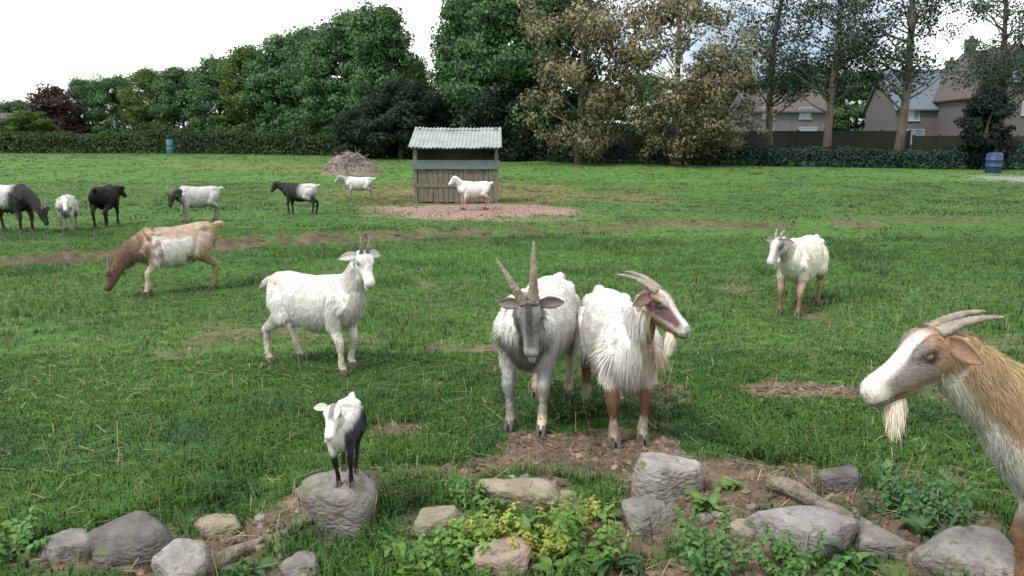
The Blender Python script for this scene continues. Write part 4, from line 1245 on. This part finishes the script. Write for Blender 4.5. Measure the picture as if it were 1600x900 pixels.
make_goat('cream goat with grey face standing alone, right of the two big horned goats', GH, gpH(1247, 484)[:2], -126, .98, coat_cream,
          neck=(-12, 26), neck_len=.22, head=(-18, -48, 0), horns=(.12, .014, 60, 40, .18), beard=.08, voxel=.012, fur=14000, fur_w=.006, seed=6, feet={'fl': (.05, 0, 0), 'hr': (.05, 0, 0)})
FAR = dict(voxel=.018, fur=3500, fur_w=.012, fine=False)
FG = 'small far goats beyond the worn track'
make_goat('black goat with grey back at the very left edge, head down grazing', FG, gpH(22, 363)[:2], -20, 1.10, coat_saddle(BLACK * 1.6, LGREY, .12), neck=(0, -45), neck_len=.33, head=(0, -60, 0), horns=(.15, .015, 40, 30, .1), seed=7, **FAR)
make_goat('small grey goat with white front between two black goats', FG, gpH(108, 361)[:2], -68, .84, coat_solid(LGREY, WHITE, GREY), neck=(10, 10), neck_len=.22, head=(10, -50, 0), seed=8, **FAR)
make_goat('solid black goat left of the black headed grey goat', FG, gpH(168, 353)[:2], 98, 1.0, coat_solid(BLACK), neck=(-10, 5), neck_len=.24, head=(-20, -35, 0), seed=9, **FAR)
make_goat('light grey goat with black head behind the tan goat', FG, gpH(312, 347)[:2], -142, .95, coat_solid(LGREY, BLACK * 1.3, GREY), neck=(42, -12), neck_len=.24, head=(48, -52, 0), horns=(.2, .016, 30, 30, .2), seed=10, **FAR)
make_goat('black fronted goat with grey rump, left of the far brushwood heap', FG, gpH(471, 335)[:2], 166, .92, coat_saddle(BLACK * 1.5, LGREY, -.05), neck=(0, 18), neck_len=.25, head=(5, -45, 0), horns=(.16, .015, 40, 30, .15), seed=11, **FAR)
make_goat('pale grey goat standing in front of the far brushwood heap', FG, gpH(562, 313)[:2], 190, .95, coat_solid(LGREY * 1.25, LGREY * .8, GREY), neck=(0, 25), neck_len=.24, head=(5, -42, 0), seed=12, **FAR)
make_goat('white goat on the sandy patch in front of the roofed hay feeder', FG, gpH(741, 328)[:2], -158, .92, coat_solid(WHITE, WHITE * .95, PINK * .7), neck=(0, 50), neck_len=.22, head=(-10, -40, 0), seed=13, **FAR)

# ------------------------------------------------------------------ foreground stones, weeds and log
def mat_rock(name, c1, c2, lich):
    m = mat_plain(name, [c1[0] * .62, c1[1] * .60, c1[2] * .56], [c2[0] * .76, c2[1] * .735, c2[2] * .69], 9, .95, 1.0, 38, (1, 1, 1.8), spec=.1)
    nt = m.node_tree; N, L = nt.nodes, nt.links
    b = N['Principled BSDF']; src = b.inputs['Base Color'].links[0].from_socket
    tc = N.new('ShaderNodeTexCoord'); no = N.new('ShaderNodeTexNoise'); no.inputs['Scale'].default_value = 14; no.inputs['Detail'].default_value = 8
    L.new(tc.outputs['Object'], no.inputs['Vector'])
    r = N.new('ShaderNodeValToRGB'); r.color_ramp.elements[0].position = .56; r.color_ramp.elements[1].position = .64
    L.new(no.outputs['Fac'], r.inputs['Fac'])
    mx = N.new('ShaderNodeMix'); mx.data_type = 'RGBA'
    L.new(r.outputs['Color'], mx.inputs['Factor']); L.new(src, mx.inputs[6]); mx.inputs[7].default_value = (lich[0] * .7, lich[1] * .7, lich[2] * .6, 1)
    L.new(mx.outputs[2], b.inputs['Base Color'])
    return m
RM = {'pale': mat_rock('pale_grey_stone', (.26, .25, .255), (.42, .41, .41), (.20, .20, .15)), 'grey': mat_rock('grey_stone', (.17, .165, .165), (.30, .29, .285), (.17, .18, .12)),
      'dark': mat_rock('dark_grey_stone', (.10, .10, .105), (.20, .195, .20), (.15, .16, .11)), 'beige': mat_rock('beige_stone', (.26, .235, .185), (.40, .37, .30), (.20, .20, .13)),
      'pink': mat_rock('pinkish_stone', (.30, .235, .20), (.46, .375, .33), (.25, .22, .17)), 'lilac': mat_rock('lilac_grey_stone', (.24, .23, .25), (.38, .37, .39), (.2, .2, .16))}

def rock(label, px, py, wp, hp, depth, kind, seed, yaw=0.0, tilt=(0, 0), sub=4, embed=.48, flat=None, group=None, name='stone'):
    rng = np.random.default_rng(seed)
    p = gpH(px, py)
    sc = FPX / np.dot(p - np.array([0, 0, CAMZ]), F_)
    w, h, d = wp / sc * 1.14, hp / sc / math.cos(.45) * 1.18, depth * 1.25
    bm = bmesh.new(); bmesh.ops.create_icosphere(bm, subdivisions=sub, radius=1.0)
    V = np.array([v.co[:] for v in bm.verts]); T = np.array([[v.index for v in f.verts] for f in bm.faces]); bm.free()
    K = 11
    pn = nrm(rng.normal(0, 1, (K, 3))); pd = rng.uniform(.62, .95, K)
    pn = np.concatenate([pn, [[0, 0, 1], [.15, .1, -1]]]); pn[-2:] = nrm(pn[-2:]); pd = np.concatenate([pd, [.46 if flat is None else flat, .6]])
    dots = np.maximum(V @ pn.T, .06)
    r = pd / dots
    r = -np.log(np.sum(np.exp(-26 * r), 1)) / 26
    V = V * np.clip(r, .2, 1.15)[:, None]
    V = V * (1 + .10 * (fbm(V[:, 0] * 2.3 + seed, V[:, 1] * 2.3, V[:, 2] * 2.3, seed, 4) - .5)[:, None] + .05 * (fbm(V[:, 0] * 7, V[:, 1] * 7, V[:, 2] * 11 + seed, seed, 4) - .5)[:, None] - .05 * (smooth(.06, .0, np.abs(fbm(V[:, 0] * 2.6, V[:, 1] * 2.6, V[:, 2] * 3.5 + seed, seed + 9, 3) - .5)))[:, None])
    lo, hi = V.min(0), V.max(0)
    V = (V - (lo + hi) / 2) / (hi - lo) * np.array([w, d, h])
    R = np.array(Matrix.Rotation(yaw, 3, 'Z') @ Matrix.Rotation(tilt[0], 3, 'X') @ Matrix.Rotation(tilt[1], 3, 'Y'))
    V = V @ R.T
    V[:, 2] -= V[:, 2].min() + embed * h
    o = link(name, mk_mesh(name, V, T, RM[kind]))
    cy = p[1] + d * .35
    o.location = (p[0] * cy / p[1] if False else p[0], cy, float(H(p[0], cy)))
    tag(o, label, 'stone', group)
    return o, V + np.array(o.location), T

SG = 'stones of the rubble bank'
perch, PV, PT = rock('tall tilted grey slab carrying the small black and white kid', 528, 842, 108, 96, .24, 'grey', 11, .25, (.12, -.2), flat=.6, group=SG, embed=.32)
rock('flat beige slab left of the pale block, above the yellow weeds', 818, 793, 134, 42, .16, 'beige', 12, .05, (.1, 0), group=SG)
rock('pale angular block in front of the shaggy white goat', 1045, 782, 98, 82, .17, 'pale', 13, -.15, (.12, .12), group=SG)
rock('grey brown lump just below the pale angular block', 1022, 828, 84, 50, .15, 'grey', 14, .4, group=SG)
rock('large lilac grey stone below the weathered log', 1262, 862, 158, 70, .20, 'lilac', 15, -.12, (.1, .06), group=SG)
rock('dark lilac stone in the grass above the weathered log', 1322, 770, 70, 42, .13, 'dark', 16, .2, group=SG)
rock('broad pale slab in the bottom right corner', 1535, 915, 160, 78, .26, 'pale', 17, -.25, (.12, .10), group=SG)
rock('small beige stone left of the large lilac stone', 1158, 852, 64, 32, .11, 'beige', 18, .3, group=SG)
rock('pinkish stone at the bottom edge under the yellow weeds', 783, 915, 84, 66, .16, 'pink', 19, .1, group=SG)
rock('pale olive wedge of stone right of the kid slab', 675, 849, 76, 50, .15, 'beige', 20, -.3, (.1, -.15), group=SG)
rock('light grey stone leftmost on the bank', 90, 874, 88, 46, .15, 'grey', 21, .2, group=SG)
rock('long dark grey stone right of the leftmost one', 205, 878, 150, 70, .20, 'dark', 22, .15, (.1, -.08), group=SG)
rock('light grey stone cut by the bottom edge at the left', 268, 916, 92, 62, .18, 'pale', 23, -.2, (.1, .1), group=SG)
rock('small flat beige stone in grass left of the kid slab', 333, 841, 70, 30, .12, 'beige', 24, .1, group=SG)
rock('small beige clod alone in the grass at the lower left', 302, 763, 36, 24, .08, 'beige', 25, group=SG, sub=3)
rock('small grey stone at the bottom edge left of centre', 462, 905, 56, 30, .12, 'grey', 26, .3, group=SG, sub=3)
rock('grey stone half buried beside the lower end of the log', 1395, 872, 80, 44, .13, 'grey', 27, -.3, group=SG)
rs = random.Random(9)
for k in range(26):
    px, py = rs.choice([(rs.uniform(280, 600), rs.uniform(800, 895)), (rs.uniform(1080, 1560), rs.uniform(770, 895)), (rs.uniform(820, 1080), rs.uniform(710, 790))])
    rock('small loose stone lying on the bare earth of the bank', px, py, rs.uniform(10, 26), rs.uniform(7, 15), rs.uniform(.03, .06), rs.choice(['grey', 'beige', 'pale', 'pink', 'dark']), 60 + k, rs.uniform(0, 3), sub=2, group='small loose stones on the bank', name='small_stone')

# weathered log
M['log'] = mat_plain('weathered_log', (.085, .07, .05), (.24, .215, .17), 22, .95, 1.0, 60, (1, 1, 1))
def log_thing(name, label, pts, rad, group=None):
    P = np.array([gpH(x, y) + np.array([0, 0, dz]) for x, y, dz in pts])
    org = P[0].copy()
    t = np.linspace(0, 1, 70); tp = np.linspace(0, 1, len(P))
    C = np.stack([np.interp(t, tp, P[:, k]) for k in range(3)], 1) - org
    C[:, 2] += .012 * np.sin(t * 9); C[:, 0] += .008 * np.sin(t * 14)
    rr = np.interp(t, [0, .08, .5, 1], [rad * .85, rad, rad * .85, rad * .45]) * (1 + .10 * (vnoise(t * 14, 2.0, 0, 4) - .5))
    V, T, Q = tube(C, rr, 22)
    ph = np.tile(np.arange(22), 70); ts = np.repeat(t, 22)
    rad_n = 1 + .20 * (vnoise(ph * .9, ts * 7, 0, 3) - .5) + .16 * (vnoise(ph * 2.3, ts * 16, 0, 6) - .5)
    rad_n = np.concatenate([rad_n, [1, 1]])
    cc = np.concatenate([np.repeat(C, 22, 0), C[:1], C[-1:]])
    V = cc + (V - cc) * rad_n[:, None]
    mb = MB(); mb.add(V, T, Q)
    root = empty(name, org)
    o = mb.build('stem', M['log'], root)
    for k, (i, dx, dz) in enumerate(((26, .05, .05), (45, -.03, .06))):
        q = C[i]
        MB().tube([q, q + np.array([dx * .6, .0, dz * .6]), q + np.array([dx, -.01, dz])], [rad * .4, rad * .34, rad * .26], 8).build('branch_stub', M['log'], root)
    return tag(root, label, 'log', group)
log_thing('log', 'weathered pale log lying aslant between the stones at the lower right', [(1200, 768, .045), (1275, 798, .04), (1345, 828, .03), (1420, 868, .015)], .036)
log_thing('log', 'grey brown half buried log running up to the kid slab', [(318, 892, .0), (390, 862, .01), (450, 834, .012), (505, 812, .01)], .034)

# the kid on its slab
bvh = BVHTree.FromPolygons([tuple(v) for v in PV], [tuple(t) for t in PT])
def perch_z(x, y):
    h = bvh.ray_cast(Vector((x, y, 5)), Vector((0, 0, -1)))
    return h[0].z if h[0] is not None else float(PV[:, 2].max() - .02)
topi = PV[:, 2] > PV[:, 2].max() - .03
kp = PV[topi].mean(0) + np.array([.04, 0, 0])
make_goat('small black and white kid perched on the tilted grey slab', None, kp[:2], -88, .38, coat_kid, neck=(-8, 62), neck_len=.20, head=(-4, -34, 0), ear=(.12, -5), head_scale=1.3, leg_len=1.12,
          feet={'fl': (-.14, -.02, 0), 'fr': (-.14, .02, 0), 'hl': (.17, -.02, 0), 'hr': (.17, .02, 0)}, voxel=.012, fur=16000, fur_len=.75, fur_w=.005, seed=20, ground_fn=perch_z, name='kid', slim=.9)

# leafy weeds ---------------------------------------------------------
def leaf_mesh(name, L, W, bend, c, seed):
    rng = np.random.default_rng(seed)
    n = 9
    t = np.linspace(0, 1, n)
    w = W * np.sin(np.pi * np.clip(t, .02, .985) ** .8) ** .75 * (1 + .14 * np.sin(t * 31 + seed) + .10 * (rng.random(n) - .5)) * (t > .12) + .003
    ang = math.radians(70) - bend * t
    st = np.stack([np.cos(ang), np.sin(ang)], 1) * L / (n - 1)
    ctr = np.cumsum(st, 0) - st
    V, C = [], []
    for k in range(n):
        for q in (-1, -.5, 0, .5, 1):
            V.append([ctr[k, 0], q * w[k] , ctr[k, 1] + abs(q) * w[k] * .35 + .006 * rng.random()])
            C.append(np.asarray(c) * (1.25 if q == 0 else 1) * (.9 + .2 * rng.random()))
    Q = [[k * 5 + q, k * 5 + q + 1, k * 5 + q + 6, k * 5 + q + 5] for k in range(n - 1) for q in range(4)]
    return mk_mesh(name, np.array(V), np.array(Q), M['weed'], np.array(C))
LC = {'green': (.085, .17, .035), 'dark': (.035, .09, .030), 'lime': (.11, .21, .035), 'yellow': (.20, .245, .04)}
LEAF = {k: [leaf_mesh('leaf', L, W, b, c, 70 + i) for i, (L, W, b) in enumerate(((.10, .016, 1.5), (.13, .019, 2.0), (.08, .017, 1.2), (.12, .013, 2.3)))] for k, c in LC.items()}
def weed(label, px, py, n, kind, seed, s=1.0, group='leafy weeds on the rubble bank'):
    r = random.Random(seed)
    p = gpH(px, py)
    root = empty('weed', (p[0], p[1], float(H(p[0], p[1]))), r.uniform(0, 6))
    root.scale = (s, s, s)
    tag(root, label, 'weed', group)
    for k in range(n):
        o = link('leaf', r.choice(LEAF[kind if r.random() < .8 else 'green']), root)
        o.rotation_euler = (r.uniform(-.3, .3), r.uniform(-.35, .45), k * 2.4 + r.uniform(-.4, .4))
        o.location = (r.uniform(-.035, .035), r.uniform(-.035, .035), r.uniform(-.01, .01))
        q = r.uniform(.6, 1.15); o.scale = (q, q, q)
    return root
def bushy(label, px, py, n, c, seed, s=1.0, tall=.16, group='leafy weeds on the rubble bank'):
    rng = np.random.default_rng(seed)
    p = gpH(px, py)
    root = empty('weed', (p[0], p[1], float(H(p[0], p[1]))), rng.random() * 6)
    root.scale = (s, s, s)
    tag(root, label, 'weed', group)
    V, Q, C, nv_ = [], [], [], 0
    for k in range(n):
        a = rng.random() * 6.283; sp = .02 + .09 * rng.random()
        top = np.array([math.cos(a) * sp * 1.6, math.sin(a) * sp * 1.6, tall * (.5 + .6 * rng.random())])
        b = np.array([math.cos(a) * sp * .5, math.sin(a) * sp * .5, -.01])
        MB().tube([b, b * .5 + top * .5 + np.array([0, 0, .01]), top], [.0028, .0022, .0012], 5, C=np.asarray(c) * .8).build('stem', M['weed'], root)
        for j in range(9):
            f = .25 + .75 * j / 8
            o = b * (1 - f) + top * f
            for sd in (0, math.pi):
                az = a + j * 1.57 + sd + rng.normal(0, .3)
                L = (.040 - .018 * f) * (.7 + .6 * rng.random()); W = L * .36
                d = np.array([math.cos(az), math.sin(az), .25 - .5 * rng.random()]); d /= np.linalg.norm(d)
                l = np.cross([0, 0, 1.0], d); l /= np.linalg.norm(l); u = np.cross(d, l)
                pts = [o, o + d * L * .3 + l * W - u * .002, o + d * L * .65 + l * W * .75 - u * .003, o + d * L - u * .012, o + d * L * .65 - l * W * .75 - u * .003, o + d * L * .3 - l * W - u * .002, o + d * L * .5 + u * .004]
                V += pts; Q += [[nv_, nv_ + 1, nv_ + 6], [nv_ + 1, nv_ + 2, nv_ + 6], [nv_ + 2, nv_ + 3, nv_ + 6], [nv_ + 3, nv_ + 4, nv_ + 6], [nv_ + 4, nv_ + 5, nv_ + 6], [nv_ + 5, nv_, nv_ + 6]]
                C += [np.asarray(c) * (.75 + .5 * rng.random())] * 7; nv_ += 7
    tag(link('foliage', mk_mesh('foliage', np.array(V), np.array(Q), M['weed'], np.array(C)), root), kind='stuff')
    return root
bl = 'bushy small leaved weed, '
for k, (px, py, c, s_, tl, lab) in enumerate([(700, 885, (.10, .21, .035), 1.2, .16, 'between the pale olive wedge and the pinkish stone'), (905, 868, (.09, .19, .03), 1.2, .17, 'below the yellow green weed in the middle'),
        (845, 868, (.22, .25, .035), 1.0, .13, 'yellowish, right of the pinkish stone'), (752, 838, (.28, .31, .045), .9, .13, 'pale yellow green, in the middle of the bank'), (888, 828, (.24, .27, .04), .9, .13, 'yellow green, right of the flat beige slab'), (1110, 895, (.06, .15, .035), 1.2, .16, 'at the bottom edge below the small beige stone'),
        (1250, 898, (.06, .15, .03), 1.1, .13, 'at the bottom edge below the large lilac stone'),
        (1400, 800, (.045, .12, .035), 1.2, .16, 'above the lower end of the log'), (1480, 820, (.05, .13, .035), 1.2, .17, 'under the throat of the leaning goat'), (30, 865, (.08, .19, .04), 1.0, .13, 'left of the leftmost stone'),
        (735, 790, (.07, .16, .03), .9, .12, 'left of the flat beige slab'), (890, 655, (.045, .11, .03), 1.2, .16, 'in the shade between the two big horned goats'), ]):
    bushy(bl + lab, px, py, 13, c, 300 + k, s_, tl)
weed('yellow green weed in the middle of the bottom bank', 888, 838, 15, 'yellow', 2, .85)
weed('lime green weed just right of the yellow green one', 935, 812, 13, 'lime', 3, .9)
weed('lime green weed below the flat beige slab', 830, 838, 14, 'lime', 4, .9)
weed('bright weed at the bottom edge between the kid slab and the pinkish stone', 650, 898, 16, 'lime', 5, 1.1)
weed('green weed right of the pinkish stone at the bottom edge', 868, 900, 15, 'green', 6, 1.0)
weed('dark green weed at the bottom edge right of centre', 950, 888, 16, 'dark', 7, 1.05)
weed('green weed above the small beige stone, right of the lump', 1105, 800, 14, 'green', 10, 1.0)
weed('dark green weed at the lower edge of the large lilac stone', 1335, 885, 15, 'dark', 11, .9)
weed('dark green weed under the neck of the leaning goat', 1440, 838, 15, 'dark', 13, 1.0)
weed('green weed left of the pale olive wedge stone', 612, 868, 13, 'green', 14, .9)
weed('green weed in front of the long dark grey stone', 385, 898, 13, 'dark', 15, .8)
weed('bright green weed at the left edge behind the stones', 12, 832, 14, 'lime', 16, .8)
weed('dark weed behind the dark lilac stone', 1385, 742, 14, 'dark', 18, .9)
weed('small green weed below the flat beige slab, left side', 765, 800, 11, 'green', 19, .7)
weed('small green weed between the pale block and the log', 1140, 765, 11, 'green', 20, .75)
